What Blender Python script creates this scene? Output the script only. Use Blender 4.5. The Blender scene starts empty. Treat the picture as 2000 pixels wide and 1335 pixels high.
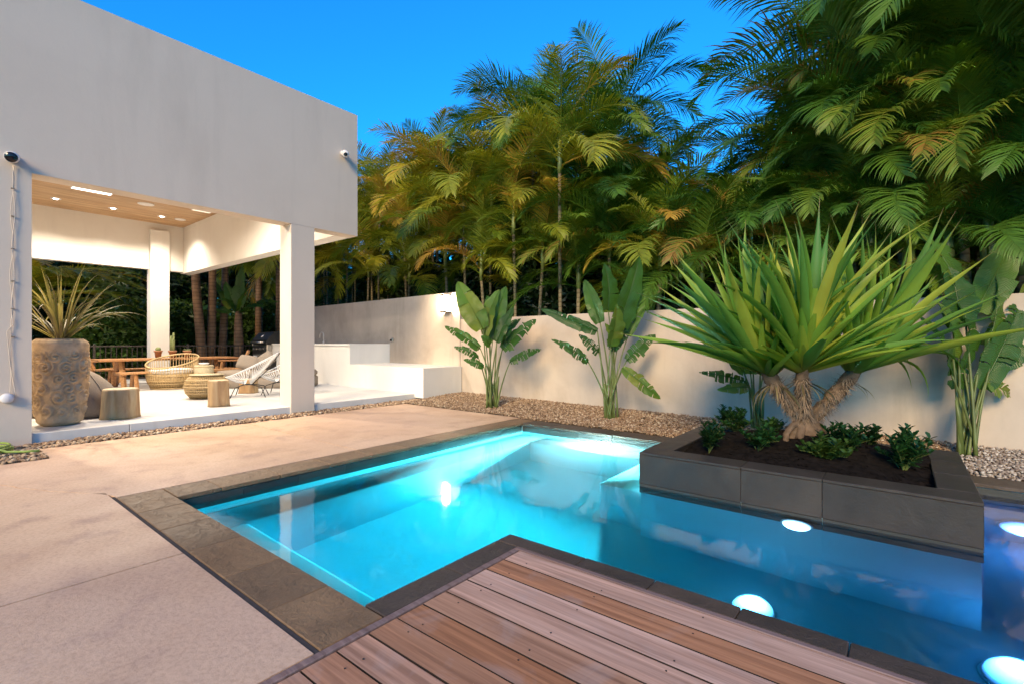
import bpy, bmesh, math, random
import numpy as np
from mathutils import Vector, Matrix, noise
R = math.radians
random.seed(7)
sc = bpy.context.scene
col = sc.collection

# ------------------------------------------------------------------ camera, sky, sun, exposure
YAW = R(38.82); S_, C_ = math.sin(YAW), math.cos(YAW); HC = 1.25; FP = 947.0
cd = bpy.data.cameras.new('camera'); cam = bpy.data.objects.new('camera', cd); col.objects.link(cam)
cam.location = (0, 0, HC); cam.rotation_euler = (R(90), 0, YAW)
cd.lens = FP / 2000 * 36; cd.sensor_width = 36; cd.clip_start = .05; cd.clip_end = 2000
sc.camera = cam
SUN_EL, SUN_AZ = 27.0, 160.0           # azimuth clockwise from +Y: low behind the camera
w = bpy.data.worlds.new('World'); sc.world = w; w.use_nodes = True
nt = w.node_tree; bg = nt.nodes['Background']
sky = nt.nodes.new('ShaderNodeTexSky'); sky.sky_type = 'NISHITA'; sky.sun_disc = False
sky.sun_elevation = R(8.0); sky.sun_rotation = R(SUN_AZ)
sky.ozone_density = 7.4; sky.air_density = 1.0; sky.dust_density = .2
tint = nt.nodes.new('ShaderNodeMix'); tint.data_type = 'RGBA'; tint.blend_type = 'MULTIPLY'; tint.inputs[0].default_value = 1; tint.inputs[7].default_value = (.3, 1.0, .96, 1)
nt.links.new(sky.outputs[0], tint.inputs[6]); nt.links.new(tint.outputs[2], bg.inputs[0]); bg.inputs[1].default_value = 0.135
sd = bpy.data.lights.new('sun', 'SUN'); sd.energy = 1.32; sd.angle = R(20); sd.color = (1, .73, .4)
sun = bpy.data.objects.new('sun', sd); col.objects.link(sun)
_d = Vector((math.sin(R(SUN_AZ)) * math.cos(R(SUN_EL)), math.cos(R(SUN_AZ)) * math.cos(R(SUN_EL)), math.sin(R(SUN_EL))))
sun.rotation_euler = _d.to_track_quat('Z', 'Y').to_euler()
vs = sc.view_settings; vs.view_transform = 'Standard'; vs.look = 'None'; vs.exposure = 2.05; vs.gamma = 1; vs.use_curve_mapping = False
cy = sc.cycles
cy.use_denoising = True; cy.max_bounces = 8; cy.diffuse_bounces = 4; cy.glossy_bounces = 3; cy.transmission_bounces = 5
cy.transparent_max_bounces = 8; cy.caustics_reflective = False; cy.caustics_refractive = False
cy.sample_clamp_indirect = 4.0; cy.use_adaptive_sampling = True; cy.adaptive_threshold = 0.015

# ------------------------------------------------------------------ helpers
def W(u, v, dep):
    """world point seen at photo pixel (u,v), dep metres in front of the camera"""
    r = (u - 1000) / FP
    return Vector(((r * C_ - S_) * dep, (r * S_ + C_) * dep, HC + (667.5 - v) / FP * dep))
def Wz(u, v, z=0):
    return W(u, v, (HC - z) * FP / (v - 667.5))
def Wy(u, v, y):
    return W(u, v, y / ((u - 1000) / FP * S_ + C_))
RIGHT = Vector((C_, S_, 0)); FWD = Vector((-S_, C_, 0)); UP = Vector((0, 0, 1))

class MB:
    att = None
    def __init__(s): s.v = []; s.f = []
    def add(s, vs, fs):
        o = len(s.v); s.v += [tuple(p) for p in vs]; s.f += [tuple(i + o for i in f) for f in fs]
    def box(s, x0, x1, y0, y1, z0, z1):
        s.add([(x0,y0,z0),(x1,y0,z0),(x1,y1,z0),(x0,y1,z0),(x0,y0,z1),(x1,y0,z1),(x1,y1,z1),(x0,y1,z1)],
              [(0,3,2,1),(4,5,6,7),(0,1,5,4),(1,2,6,5),(2,3,7,6),(3,0,4,7)])
        return s
    def cbox(s, x0, x1, y0, y1, z0, z1, b=.004):
        """box with chamfered edges"""
        bm = bmesh.new(); bmesh.ops.create_cube(bm, size=1)
        for q in bm.verts:
            q.co = ((x0+x1)/2 + q.co.x*(x1-x0), (y0+y1)/2 + q.co.y*(y1-y0), (z0+z1)/2 + q.co.z*(z1-z0))
        bmesh.ops.bevel(bm, geom=bm.edges[:], offset=b, segments=1, affect='EDGES')
        bm.verts.index_update()
        s.add([q.co[:] for q in bm.verts], [[q.index for q in f.verts] for f in bm.faces]); bm.free()
        return s
    def tube(s, pts, rad, n=8, cap=True):
        pts = [Vector(p) for p in pts]; m = len(pts)
        if not hasattr(rad, '__len__'): rad = [rad] * m
        vs = []; prev = None
        for i, p in enumerate(pts):
            t = (pts[min(i+1, m-1)] - pts[max(i-1, 0)]).normalized()
            a = prev if prev is not None else (Vector((0,0,1)) if abs(t.z) < .9 else Vector((1,0,0)))
            a = (a - t * a.dot(t)).normalized(); prev = a; b = t.cross(a)
            for k in range(n):
                an = 2*math.pi*k/n; vs.append(p + (a*math.cos(an) + b*math.sin(an)) * rad[i])
        fs = [(i*n+k, i*n+(k+1) % n, (i+1)*n+(k+1) % n, (i+1)*n+k) for i in range(m-1) for k in range(n)]
        if cap: fs += [tuple(range(n-1, -1, -1)), tuple((m-1)*n+k for k in range(n))]
        s.add(vs, fs); return s
    def lathe(s, prof, n=32, c=(0,0,0), fn=None):
        vs = []
        for r, z in prof:
            for k in range(n):
                a = 2*math.pi*k/n; rr = r if fn is None else fn(r, z, a)
                vs.append((c[0]+rr*math.cos(a), c[1]+rr*math.sin(a), c[2]+z))
        m = len(prof)
        fs = [(i*n+k, i*n+(k+1) % n, (i+1)*n+(k+1) % n, (i+1)*n+k) for i in range(m-1) for k in range(n)]
        fs += [tuple(range(n-1, -1, -1)), tuple((m-1)*n+k for k in range(n))]
        s.add(vs, fs); return s
    def prism(s, poly, z0, z1):
        n = len(poly)
        vs = [(x,y,z0) for x,y in poly] + [(x,y,z1) for x,y in poly]
        s.add(vs, [tuple(range(n-1,-1,-1)), tuple(range(n,2*n))] + [(i,(i+1)%n,n+(i+1)%n,n+i) for i in range(n)])
        return s
    def mesh(s, name, m, smooth=False):
        me = bpy.data.meshes.new(name); me.from_pydata(s.v, [], s.f); me.update()
        if m: me.materials.append(m)
        if s.att: me.attributes.new('along','FLOAT','POINT').data.foreach_set('value', s.att + [0.0]*(len(s.v)-len(s.att)))
        if smooth: me.polygons.foreach_set('use_smooth', [True]*len(me.polygons))
        return me
    def build(s, name, m, parent=None, smooth=False, **k):
        return obj(name, s.mesh(name, m, smooth), parent, **k)

def obj(name, me, parent=None, loc=None, **k):
    o = bpy.data.objects.new(name, me); col.objects.link(o)
    if parent: o.parent = parent
    if loc is not None: o.location = loc
    for a, b in k.items(): o[a] = b
    return o
def tag(o, label, cat, group=None):
    o['label'] = label; o['category'] = cat
    if group: o['group'] = group
    return o
def thing(name, label, cat, loc=(0,0,0), rz=0, group=None):
    o = bpy.data.objects.new(name, None); col.objects.link(o); o.empty_display_size = .1
    o.location = loc; o.rotation_euler = (0,0,rz)
    return tag(o, label, cat, group)
def struct(o): o['kind'] = 'structure'; return o
def stuff(o): o['kind'] = 'stuff'; return o

# ------------------------------------------------------------------ materials
class N:
    def __init__(s, name):
        s.m = bpy.data.materials.new(name); s.m.use_nodes = True; s.t = s.m.node_tree
        s.b = s.t.nodes['Principled BSDF']; s.out = s.t.nodes['Material Output']
    def n(s, ty, **k):
        q = s.t.nodes.new('ShaderNode' + ty)
        for a, b in k.items(): setattr(q, a, b)
        return q
    def l(s, a, b): s.t.links.new(a, b)
    def co(s, out='Object', scale=(1,1,1), rot=(0,0,0), rnd=False):
        tc = s.n('TexCoord'); mp = s.n('Mapping'); mp.inputs['Scale'].default_value = scale; mp.inputs['Rotation'].default_value = rot
        if rnd:
            oi = s.n('ObjectInfo'); vm = s.n('VectorMath', operation='MULTIPLY_ADD')
            cb = s.n('CombineXYZ')
            for i in range(3): s.l(oi.outputs['Random'], cb.inputs[i])
            s.l(cb.outputs[0], vm.inputs[0]); vm.inputs[1].default_value = (37, 53, 71); s.l(tc.outputs[out], vm.inputs[2])
            s.l(vm.outputs[0], mp.inputs[0])
        else: s.l(tc.outputs[out], mp.inputs[0])
        return mp.outputs[0]
    def noise(s, vec, scale, detail=4, rough=.55, dist=0):
        q = s.n('TexNoise'); q.inputs['Scale'].default_value = scale; q.inputs['Detail'].default_value = detail
        q.inputs['Roughness'].default_value = rough; q.inputs['Distortion'].default_value = dist
        if vec: s.l(vec, q.inputs['Vector'])
        return q.outputs['Fac']
    def ramp(s, fac, stops, interp='LINEAR'):
        q = s.n('ValToRGB'); e = q.color_ramp.elements; q.color_ramp.interpolation = interp
        while len(e) < len(stops): e.new(.5)
        for i, (p, c) in enumerate(stops): e[i].position = p; e[i].color = (*c, 1)
        s.l(fac, q.inputs[0]); return q.outputs[0]
    def mix(s, a, b, fac, mode='MIX'):
        q = s.n('Mix', data_type='RGBA', blend_type=mode)
        for sock, val in ((q.inputs[0], fac), (q.inputs[6], a), (q.inputs[7], b)):
            if hasattr(val, 'type') or hasattr(val, 'is_linked'): s.l(val, sock)
            elif hasattr(val, '__len__'): sock.default_value = (*val, 1)
            else: sock.default_value = val
        return q.outputs[2]
    def bump(s, h, strength=.3, dist=.01, prev=None):
        q = s.n('Bump'); q.inputs['Strength'].default_value = strength; q.inputs['Distance'].default_value = dist
        s.l(h, q.inputs['Height'])
        if prev: s.l(prev, q.inputs['Normal'])
        s.l(q.outputs[0], s.b.inputs['Normal']); return q.outputs[0]
    def base(s, c, rough=.6, spec=.4, metal=0):
        if hasattr(c, '__len__'): s.b.inputs['Base Color'].default_value = (*c, 1)
        else: s.l(c, s.b.inputs['Base Color'])
        if hasattr(rough, 'type') and not isinstance(rough, (int, float)): s.l(rough, s.b.inputs['Roughness'])
        else: s.b.inputs['Roughness'].default_value = rough
        s.b.inputs['Specular IOR Level'].default_value = spec; s.b.inputs['Metallic'].default_value = metal
        return s

def m_plain(name, c, rough=.6, spec=.4, metal=0, var=.12, scale=6, bump=.15):
    a = N(name); v = a.co(rnd=True); f = a.noise(v, scale, 5)
    a.base(a.ramp(f, [(.3, tuple(x*(1-var) for x in c)), (.7, tuple(min(1, x*(1+var)) for x in c))]), rough, spec, metal)
    if bump: a.bump(a.noise(v, scale*8, 3), bump, .004)
    return a.m
def m_stucco(name, c, stain, amt=.35, sc1=.5, bmp=.14):
    a = N(name); v = a.co('Object'); big = a.noise(v, sc1, 6, .6, .4)
    vst = a.co('Object', (1.6, 1.6, .25)); streak = a.noise(vst, 1.3, 6, .65, .3)
    c1 = a.mix(c, stain, a.ramp(big, [(.42, (0,0,0)), (.72, (amt,)*3)]))
    c2 = a.mix(c1, tuple(x*.8 for x in stain), a.ramp(streak, [(.5, (0,0,0)), (.8, (amt*.8,)*3)]))
    a.base(c2, .85, .2)
    b1 = a.bump(a.noise(v, 6, 7, .65, .6), bmp, .02); a.bump(a.noise(v, 130, 3), .2, .002, b1)
    return a.m
def m_wood(name, cols, axis=0, rough=.6, wear=None, grain=34, pr=.0):
    """planks: grain along the axis, each object its own tint"""
    a = N(name); sc_ = [1, 1, 1]; 
    scl = tuple(1.2 if i == axis else grain for i in range(3))
    v = a.co('Object', scl, rnd=True); g = a.noise(v, 1.0, 7, .62, .5)
    scl2 = tuple(.5 if i == axis else 7 for i in range(3)); g2 = a.noise(a.co('Object', scl2, rnd=True), 1.0, 4, .6, .8)
    oi = a.n('ObjectInfo')
    tint = a.ramp(oi.outputs['Random'], [(i/(len(cols)-1), c) for i, c in enumerate(cols)])
    dark = a.mix(tint, (.42, .36, .32), a.ramp(g, [(.35, (.75,)*3), (.62, (0,)*3)]), 'MULTIPLY')
    c = a.mix(dark, (1.35, 1.25, 1.15), a.ramp(g2, [(.45, (0,)*3), (.75, (.8,)*3)]), 'MULTIPLY')
    if wear:
        pn = a.noise(a.co('Object', (1,1,1), rnd=True), 3.2, 5, .6, .6)
        c = a.mix(c, wear, a.ramp(pn, [(.55, (0,)*3), (.75, (.4,)*3)]))
    a.base(c, rough, .35); a.bump(g, .35, .003)
    return a.m
def _veins(a, c):
    at = a.n('Attribute'); at.attribute_name = 'along'; mu = a.n('Math', operation='MULTIPLY'); a.l(at.outputs['Fac'], mu.inputs[0]); mu.inputs[1].default_value = 330
    sn = a.n('Math', operation='SINE'); a.l(mu.outputs[0], sn.inputs[0]); a.bump(sn.outputs[0], .5, .004)
    return a.mix(c, (.72,.75,.6), a.ramp(sn.outputs[0], [(.0, (.5,)*3), (.6, (0,)*3)]), 'MULTIPLY')
def m_leaf(name, stops, rough=.45, trans=.35, rnd=True, vein=None, spec=.45):
    a = N(name); oi = a.n('ObjectInfo'); ge = a.n('NewGeometry')
    mixv = a.n('Math', operation='MULTIPLY_ADD'); a.l(ge.outputs['Random Per Island'], mixv.inputs[0]); mixv.inputs[1].default_value = .22
    a.l(oi.outputs['Random'], mixv.inputs[2])
    sub = a.n('Math', operation='SUBTRACT'); a.l(mixv.outputs[0], sub.inputs[0]); sub.inputs[1].default_value = .11
    c = a.ramp(sub.outputs[0], stops)
    if vein: 
        c = vein(a, c)
    nz = a.noise(a.co('Object', rnd=True), 3.0, 3); c = a.mix(c, (.62,.62,.55), a.ramp(nz, [(.4, (0,)*3), (.7, (.7,)*3)]), 'MULTIPLY')
    a.base(c, rough, spec)
    tr = a.n('BsdfTranslucent'); hs = a.mix(c, (1.5, 1.6, .6), 1.0, 'MULTIPLY'); a.l(hs, tr.inputs[0])
    ms = a.n('MixShader'); ms.inputs[0].default_value = trans
    a.l(a.b.outputs[0], ms.inputs[1]); a.l(tr.outputs[0], ms.inputs[2]); a.l(ms.outputs[0], a.out.inputs[0])
    return a.m
def m_lens(name, c, s, h):
    a = N(name); a.base((.03,.1,.16), .2, .4); tc = a.n('TexCoord'); sx = a.n('SeparateXYZ'); a.l(tc.outputs['Object'], sx.inputs[0])
    d = a.n('Math', operation='DIVIDE'); a.l(sx.outputs[2], d.inputs[0]); d.inputs[1].default_value = h; d.use_clamp = True
    p = a.n('Math', operation='POWER'); a.l(d.outputs[0], p.inputs[0]); p.inputs[1].default_value = 2.4
    m_ = a.n('Math', operation='MULTIPLY'); a.l(p.outputs[0], m_.inputs[0]); m_.inputs[1].default_value = s
    a.b.inputs['Emission Color'].default_value = (*c, 1); a.l(m_.outputs[0], a.b.inputs['Emission Strength']); return a.m
def m_emit(name, c, s):
    a = N(name); a.b.inputs['Base Color'].default_value = (*c, 1); a.b.inputs['Emission Color'].default_value = (*c, 1); a.b.inputs['Emission Strength'].default_value = s
    return a.m

M = {}
M['house'] = m_stucco('house_stucco', (.6, .52, .44), (.5, .43, .36), .4)
M['wall'] = m_stucco('garden_wall_stucco', (.52, .44, .36), (.3, .24, .19), .6, .9)
M['white'] = m_stucco('white_render', (.72, .69, .64), (.6, .56, .5), .4)
def _conc():
    a = N('concrete'); v = a.co('Object'); n1 = a.noise(v, .9, 7, .62, .5); n2 = a.noise(v, 3.1, 6, .6); n3 = a.noise(v, .35, 3)
    c = a.ramp(n1, [(.3, (.42,.265,.16)), (.5, (.55,.375,.24)), (.7, (.63,.455,.31))])
    c = a.mix(c, (.27,.18,.15), a.ramp(n2, [(.53, (0,)*3), (.75, (.65,)*3)]))
    c = a.mix(c, (.55,.39,.3), a.ramp(n3, [(.4, (0,)*3), (.65, (.5,)*3)]))
    vo = a.n('TexVoronoi'); vo.inputs['Scale'].default_value = 55; a.l(v, vo.inputs['Vector'])
    c = a.mix(c, (.12,.08,.07), a.ramp(vo.outputs['Distance'], [(.05, (.3,)*3), (.09, (0,)*3)]))
    gr = a.noise(v, 45, 5, .7); c = a.mix(c, (.7,.66,.63), a.ramp(gr, [(.35, (.6,)*3), (.55, (0,)*3)]), 'MULTIPLY')
    a.base(c, a.ramp(n2, [(.3, (.5,)*3), (.7, (.75,)*3)]), .35)
    b = a.bump(a.noise(v, 9, 6, .65), .35, .012); a.bump(a.noise(v, 160, 3), .3, .002, b); return a.m
M['concrete'] = _conc()
def _pfloor():
    a = N('patio_concrete'); v = a.co('Object'); n1 = a.noise(v, 1.1, 6, .6, .6); n2 = a.noise(a.co('Object', (.5, 3, 1)), 2.2, 5)
    c = a.ramp(n1, [(.3, (.5,.49,.47)), (.7, (.64,.63,.61))]); c = a.mix(c, (.4,.38,.36), a.ramp(n2, [(.55, (0,)*3), (.8, (.35,)*3)]))
    a.base(c, .45, .35); a.bump(a.noise(v, 40, 4), .12, .003); return a.m
M['pfloor'] = _pfloor()
def _slate(name, cs, b=.5):
    a = N(name); v = a.co('Object', rnd=True); n1 = a.noise(v, 2.4, 6, .65, .6); oi = a.n('ObjectInfo')
    c = a.ramp(n1, [(.25, cs[0]), (.5, cs[1]), (.75, cs[2])])
    tint = a.ramp(oi.outputs['Random'], [(0, (.78,.78,.8)), (1, (1.15,1.1,1.05))]); c = a.mix(c, tint, 1.0, 'MULTIPLY')
    a.base(c, a.ramp(n1, [(.3, (.42,)*3), (.7, (.62,)*3)]), .5)
    rid = a.noise(a.co('Object', (1, 1, 1), rnd=True), 9, 9, .68, .35); st = a.ramp(rid, [(.3, (0,)*3), (.5, (.4,)*3), (.54, (.75,)*3), (.7, (1,)*3)])
    b1 = a.bump(st, b, .012); a.bump(a.noise(v, 60, 4), .3, .003, b1); return a.m
M['slate'] = _slate('coping_slate_lit', [(.12,.076,.04), (.175,.112,.058), (.24,.16,.085)], .7)  # golden light on the near and left rows is put into this colour
M['slate_shaded'] = _slate('coping_slate_shaded', [(.035,.026,.02), (.06,.044,.032), (.09,.066,.048)], .6)  # same stone, painted darker for the less lit far and deck-side rows
M['slate3'] = _slate('planter_slate', [(.02,.017,.015), (.033,.027,.023), (.052,.043,.036)], .12)
M['band'] = _slate('waterline_slate', [(.018,.022,.022), (.028,.032,.03), (.04,.042,.04)], .15)
M['grout'] = m_plain('dark_joint', (.06,.055,.055), .9, .1, bump=.5, scale=30)
M['soil'] = m_plain('soil', (.009,.007,.006), .95, .1, var=.6, scale=25, bump=1)
M['deck'] = m_wood('weathered_deck_boards', [(.42,.23,.14), (.57,.38,.28), (.35,.165,.08), (.5,.3,.21), (.42,.2,.1), (.6,.42,.34), (.37,.185,.11)], 0, .62, wear=(.42,.35,.32))
M['gap_shade'] = m_plain('board_gap_shade', (.03,.022,.018), .9, .1)  # near-black for plank sides: shade of the gaps put into the colour
M['decktrim'] = m_wood('deck_edge_strip', [(.2,.14,.13), (.24,.17,.16)], 0, .6)
M['ceil'] = m_wood('ceiling_boards', [(.5,.33,.18), (.58,.4,.23), (.46,.29,.15), (.55,.37,.2)], 1, .5, grain=26)
M['teak'] = m_wood('teak', [(.4,.2,.08), (.48,.26,.11), (.36,.17,.07)], 0, .45, grain=40)
M['stump'] = None
def _stump():
    a = N('bare_stump_wood'); v = a.co('Object', (5,5,.7), rnd=True); n1 = a.noise(v, 1.2, 6, .6, .8)
    c = a.ramp(n1, [(.25, (.2,.1,.045)), (.45, (.4,.24,.11)), (.6, (.5,.36,.19)), (.8, (.58,.46,.28))])
    a.base(c, .55, .35); a.bump(a.noise(a.co('Object', (14,14,1.5)), 1.5, 5), .5, .01); return a.m
M['stump'] = _stump()
def _rings():
    a = N('sawn_wood'); wv = a.n('TexWave', wave_type='RINGS', rings_direction='Z'); wv.inputs['Scale'].default_value = 14; wv.inputs['Distortion'].default_value = 2
    a.l(a.co('Object'), wv.inputs['Vector']); a.base(a.ramp(wv.outputs['Fac'], [(.2, (.5,.38,.24)), (.8, (.62,.5,.35))]), .6, .3); return a.m
M['sawn'] = _rings()
def _plaster():
    a = N('pool_plaster'); v = a.co('Object'); n1 = a.noise(v, 1.2, 5)
    a.base(a.ramp(n1, [(.3, (.5,.74,.78)), (.7, (.58,.82,.85))]), .8, .1); a.bump(a.noise(v, 60, 3), .1, .003); return a.m
M['plaster'] = _plaster()
def _water():
    a = N('pool_water'); t = a.t; t.nodes.remove(a.b)
    g = a.n('BsdfGlass'); g.inputs['IOR'].default_value = 1.333; g.inputs['Roughness'].default_value = .05; g.inputs['Color'].default_value = (1,1,1,1)
    v = a.co('Object', (1, 1, 1)); bp = a.n('Bump'); bp.inputs['Strength'].default_value = .09; bp.inputs['Distance'].default_value = .03
    a.l(a.noise(v, 2.2, 3, .5, .5), bp.inputs['Height']); a.l(bp.outputs[0], g.inputs['Normal'])
    a.l(g.outputs[0], a.out.inputs['Surface'])
    va = a.n('VolumeAbsorption'); va.inputs['Color'].default_value = (.02, .77, .86, 1); va.inputs['Density'].default_value = .95
    vsn = a.n('VolumeScatter'); vsn.inputs['Color'].default_value = (.75,.95,1,1); vsn.inputs['Density'].default_value = .045; vsn.inputs['Anisotropy'].default_value = .2
    ad = a.n('AddShader'); a.l(va.outputs[0], ad.inputs[0]); a.l(vsn.outputs[0], ad.inputs[1]); a.l(ad.outputs[0], a.out.inputs['Volume']); return a.m
M['water'] = _water()
def _stone(name, stops):
    a = N(name); ge = a.n('NewGeometry'); c = a.ramp(ge.outputs['Random Per Island'], stops)
    nz = a.noise(a.co('Object'), 30, 3); c = a.mix(c, (.7,.66,.6), a.ramp(nz, [(.4, (0,)*3), (.7, (.6,)*3)]), 'MULTIPLY')
    a.base(c, .6, .35); return a.m
M['pebble'] = _stone('pebbles', [(0, (.12,.07,.04)), (.3, (.24,.15,.09)), (.6, (.34,.23,.14)), (.85, (.42,.31,.2)), (1, (.56,.46,.34))])
M['pebble_white'] = _stone('pale_pebbles', [(0, (.14,.1,.08)), (.3, (.26,.21,.17)), (.7, (.38,.33,.28)), (1, (.56,.52,.47))])
M['gravel'] = m_plain('gravel_bed', (.1,.065,.04), .9, .1, var=.4, scale=40, bump=.6)
M['earth'] = m_plain('earth', (.06,.045,.03), .95, .1, var=.4, scale=3, bump=.6)
def _tipped(a, c):
    tc = a.n('TexCoord'); sx = a.n('SeparateXYZ'); a.l(tc.outputs['Object'], sx.inputs[0])
    f = a.ramp(sx.outputs[0], [(.86, (0,)*3), (.99, (1,)*3)]); c = a.mix(c, (.24,.12,.07), f)
    f0 = a.ramp(sx.outputs[0], [(.0, (1,)*3), (.12, (0,)*3)]); return a.mix(c, (.3,.26,.06), f0)
M['pand'] = m_leaf('screw_pine_leaf', [(0, (.08,.23,.05)), (.4, (.17,.33,.05)), (.75, (.32,.44,.055)), (1, (.46,.48,.07))], .42, .4, vein=_tipped)
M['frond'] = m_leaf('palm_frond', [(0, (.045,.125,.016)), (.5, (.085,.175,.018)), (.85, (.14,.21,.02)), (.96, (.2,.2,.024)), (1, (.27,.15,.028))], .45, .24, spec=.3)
M['frond_gold_lit'] = m_leaf('golden_lit_palm_frond', [(0, (.12,.18,.015)), (.4, (.24,.26,.02)), (.8, (.4,.34,.028)), (1, (.47,.26,.045))], .45, .24, spec=.3)  # areca yellow, raised further to paint warm light onto the leaves
M['frond_dry'] = m_leaf('dry_palm_frond', [(0, (.16,.1,.03)), (1, (.26,.16,.05))], .6, .3)
M['banana'] = m_leaf('broad_leaf', [(0, (.035,.1,.02)), (.5, (.055,.14,.022)), (.85, (.1,.2,.03)), (1, (.2,.24,.035))], .34, .36, vein=_veins)
M['shrub'] = m_leaf('shrub_leaf', [(0, (.012,.04,.012)), (.6, (.02,.07,.018)), (1, (.05,.1,.02))], .28, .2)
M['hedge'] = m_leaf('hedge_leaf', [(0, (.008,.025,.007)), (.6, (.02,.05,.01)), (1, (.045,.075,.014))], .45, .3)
M['hedge2'] = m_leaf('hedge_leaf_bright', [(0, (.03,.07,.015)), (.6, (.06,.12,.02)), (1, (.13,.17,.03))], .4, .3)
M['straw'] = m_leaf('strap_leaf', [(0, (.06,.06,.025)), (.5, (.13,.105,.045)), (1, (.28,.22,.11))], .5, .3)
M['stalk'] = m_plain('leaf_stalk', (.1,.13,.035), .45, .4, var=.35, scale=5)
def _trunk(name, c1, c2, rings):
    a = N(name); wv = a.n('TexWave', bands_direction='Z'); wv.inputs['Scale'].default_value = rings; wv.inputs['Distortion'].default_value = 1.2
    v = a.co('Object'); a.l(v, wv.inputs['Vector']); n1 = a.noise(v, 5, 4)
    c = a.mix(a.ramp(n1, [(.3, c1), (.7, c2)]), (.45,.4,.35), a.ramp(wv.outputs['Fac'], [(.0, (.8,)*3), (.25, (0,)*3)]), 'MULTIPLY')
    a.base(c, .7, .25); a.bump(wv.outputs['Fac'], .5, .01); return a.m
M['trunk'] = _trunk('palm_stem', (.12,.1,.06), (.24,.2,.12), 3.0)
M['trunk_brown'] = _trunk('brown_palm_trunk', (.16,.09,.05), (.28,.17,.1), 2.4)
M['pandtrunk'] = m_plain('fibrous_trunk', (.13,.09,.06), .9, .1, var=.5, scale=14, bump=1)
M['fibre'] = m_plain('trunk_fibre', (.22,.16,.11), .9, .1, var=.4)
M['crownshaft'] = m_plain('crownshaft', (.14,.18,.05), .45, .4, var=.3)
M['carved'] = m_plain('carved_stone', (.5,.36,.22), .9, .1, var=.25, scale=9, bump=.7)
M['rattan'] = m_plain('rattan', (.46,.32,.15), .5, .4, var=.2)
M['cushion'] = m_plain('off_white_cushion', (.7,.66,.6), .9, .1, var=.05, scale=30)
M['taupe'] = m_plain('taupe_fabric', (.27,.225,.18), .95, .1, var=.08, scale=60, bump=.3)
M['cord'] = m_plain('white_cord', (.75,.74,.72), .5, .3, var=.03)
M['iron'] = m_plain('dark_metal', (.02,.018,.016), .5, .4, var=.2)
M['rail'] = m_plain('railing_metal', (.03,.022,.018), .5, .4, var=.2)
M['steel'] = m_plain('brushed_steel', (.55,.52,.48), .3, .5, 1, var=.08)
M['hood'] = m_plain('grill_hood', (.04,.038,.036), .35, .5, .6, var=.2)
M['terra'] = m_plain('terracotta', (.36,.19,.11), .85, .2)
M['cactus'] = m_plain('cactus', (.2,.24,.1), .7, .2, var=.3, scale=20)
M['cream'] = m_plain('woven_cream', (.5,.42,.27), .8, .2, var=.2, scale=60, bump=.6)
M['pwhite'] = m_plain('white_plastic', (.7,.68,.68), .4, .4, var=.03)
M['pblack'] = m_plain('black_plastic', (.01,.01,.012), .2, .5, var=.05)
M['hose'] = m_plain('green_hose', (.22,.3,.06), .45, .4, var=.1)
M['lamp_on'] = m_emit('lit_downlight', (1, .93, .82), 9)
M['panel_on'] = m_emit('lit_panel', (1, .96, .9), 1.1)
M['panel_dim'] = m_emit('dim_panel', (1, .9, .75), .18)
M['sconce_on'] = m_emit('lit_sconce_glass', (1, .84, .6), 75)
M['pool_on'] = m_emit('lit_pool_lens', (.72, 1, .96), 2900)

M['glass'] = None

def lamp(name, kind, loc, energy, color, size=.05, parent=None, rot=None, cone=None, blend=.6):
    d = bpy.data.lights.new(name, kind); d.energy = energy; d.color = color; d.shadow_soft_size = size
    if kind == 'SPOT': d.spot_size = R(cone); d.spot_blend = blend
    o = bpy.data.objects.new(name, d); col.objects.link(o); o.location = loc
    if rot: o.rotation_euler = rot
    if parent: o.parent = parent
    return o
# ------------------------------------------------------------------ setting: ground, terrace, pool
def yw(x): return 7.6 - .06 * x          # face of the garden wall
g = MB(); G = 900; hx0, hx1, hy0, hy1 = -4.75, 3.15, 1.2, 6.1
for a in ((-G, hx0, -G, G), (hx1, G, -G, G), (hx0, hx1, -G, hy0), (hx0, hx1, hy1, G)):
    g.add([(a[0],a[2],-.06),(a[1],a[2],-.06),(a[1],a[3],-.06),(a[0],a[3],-.06)], [(0,1,2,3)])
struct(g.build('ground', M['earth']))

terrace = thing('terrace', 'pinkish concrete paving around the pool', 'paving'); struct(terrace)
del terrace['category']
crack = [(-6.18,.5),(-6.02,.565),(-5.91,.591),(-5.74,.68),(-5.59,.737),(-5.43,.835),(-5.285,.911),(-5.13,1.0),(-4.99,1.05)]
def slab(poly):
    bm = bmesh.new(); vv = [bm.verts.new((x,y,0)) for x,y in poly]; f = bm.faces.new(vv)
    if f.normal.z < 0: f.normal_flip()
    f.normal_update()
    if f.normal.z < 0: bmesh.ops.reverse_faces(bm, faces=[f])
    e = bmesh.ops.extrude_face_region(bm, geom=[f]); tv = [q for q in e['geom'] if isinstance(q, bmesh.types.BMVert)]
    bmesh.ops.translate(bm, verts=tv, vec=(0,0,-.1)); bmesh.ops.recalc_face_normals(bm, faces=bm.faces[:])
    me = bpy.data.meshes.new('concrete_slab'); bm.to_mesh(me); bm.free(); me.materials.append(M['concrete'])
    return obj('concrete_slab', me, terrace)
slab([(-7.88,3.265),(-4.945,3.265),(-4.945,6.33),(-7.88,6.33)])
slab([(-4.945,3.252),(-7.88,3.252),(-7.88,.93),(-7.15,.95),(-7.15,.1)] + crack + [(-4.945,1.052)])
slab([(-7.15,.094)] + [(x+.003,y-.01) for x,y in crack[:-2]] + [(-5.135,1.018),(-3.332,1.018),(-3.327,-4),(-7.15,-4)])
slab([(-3.316,1.018),(-3.316,-4),(-1.842,-4),(-1.842,1.018)])
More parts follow.
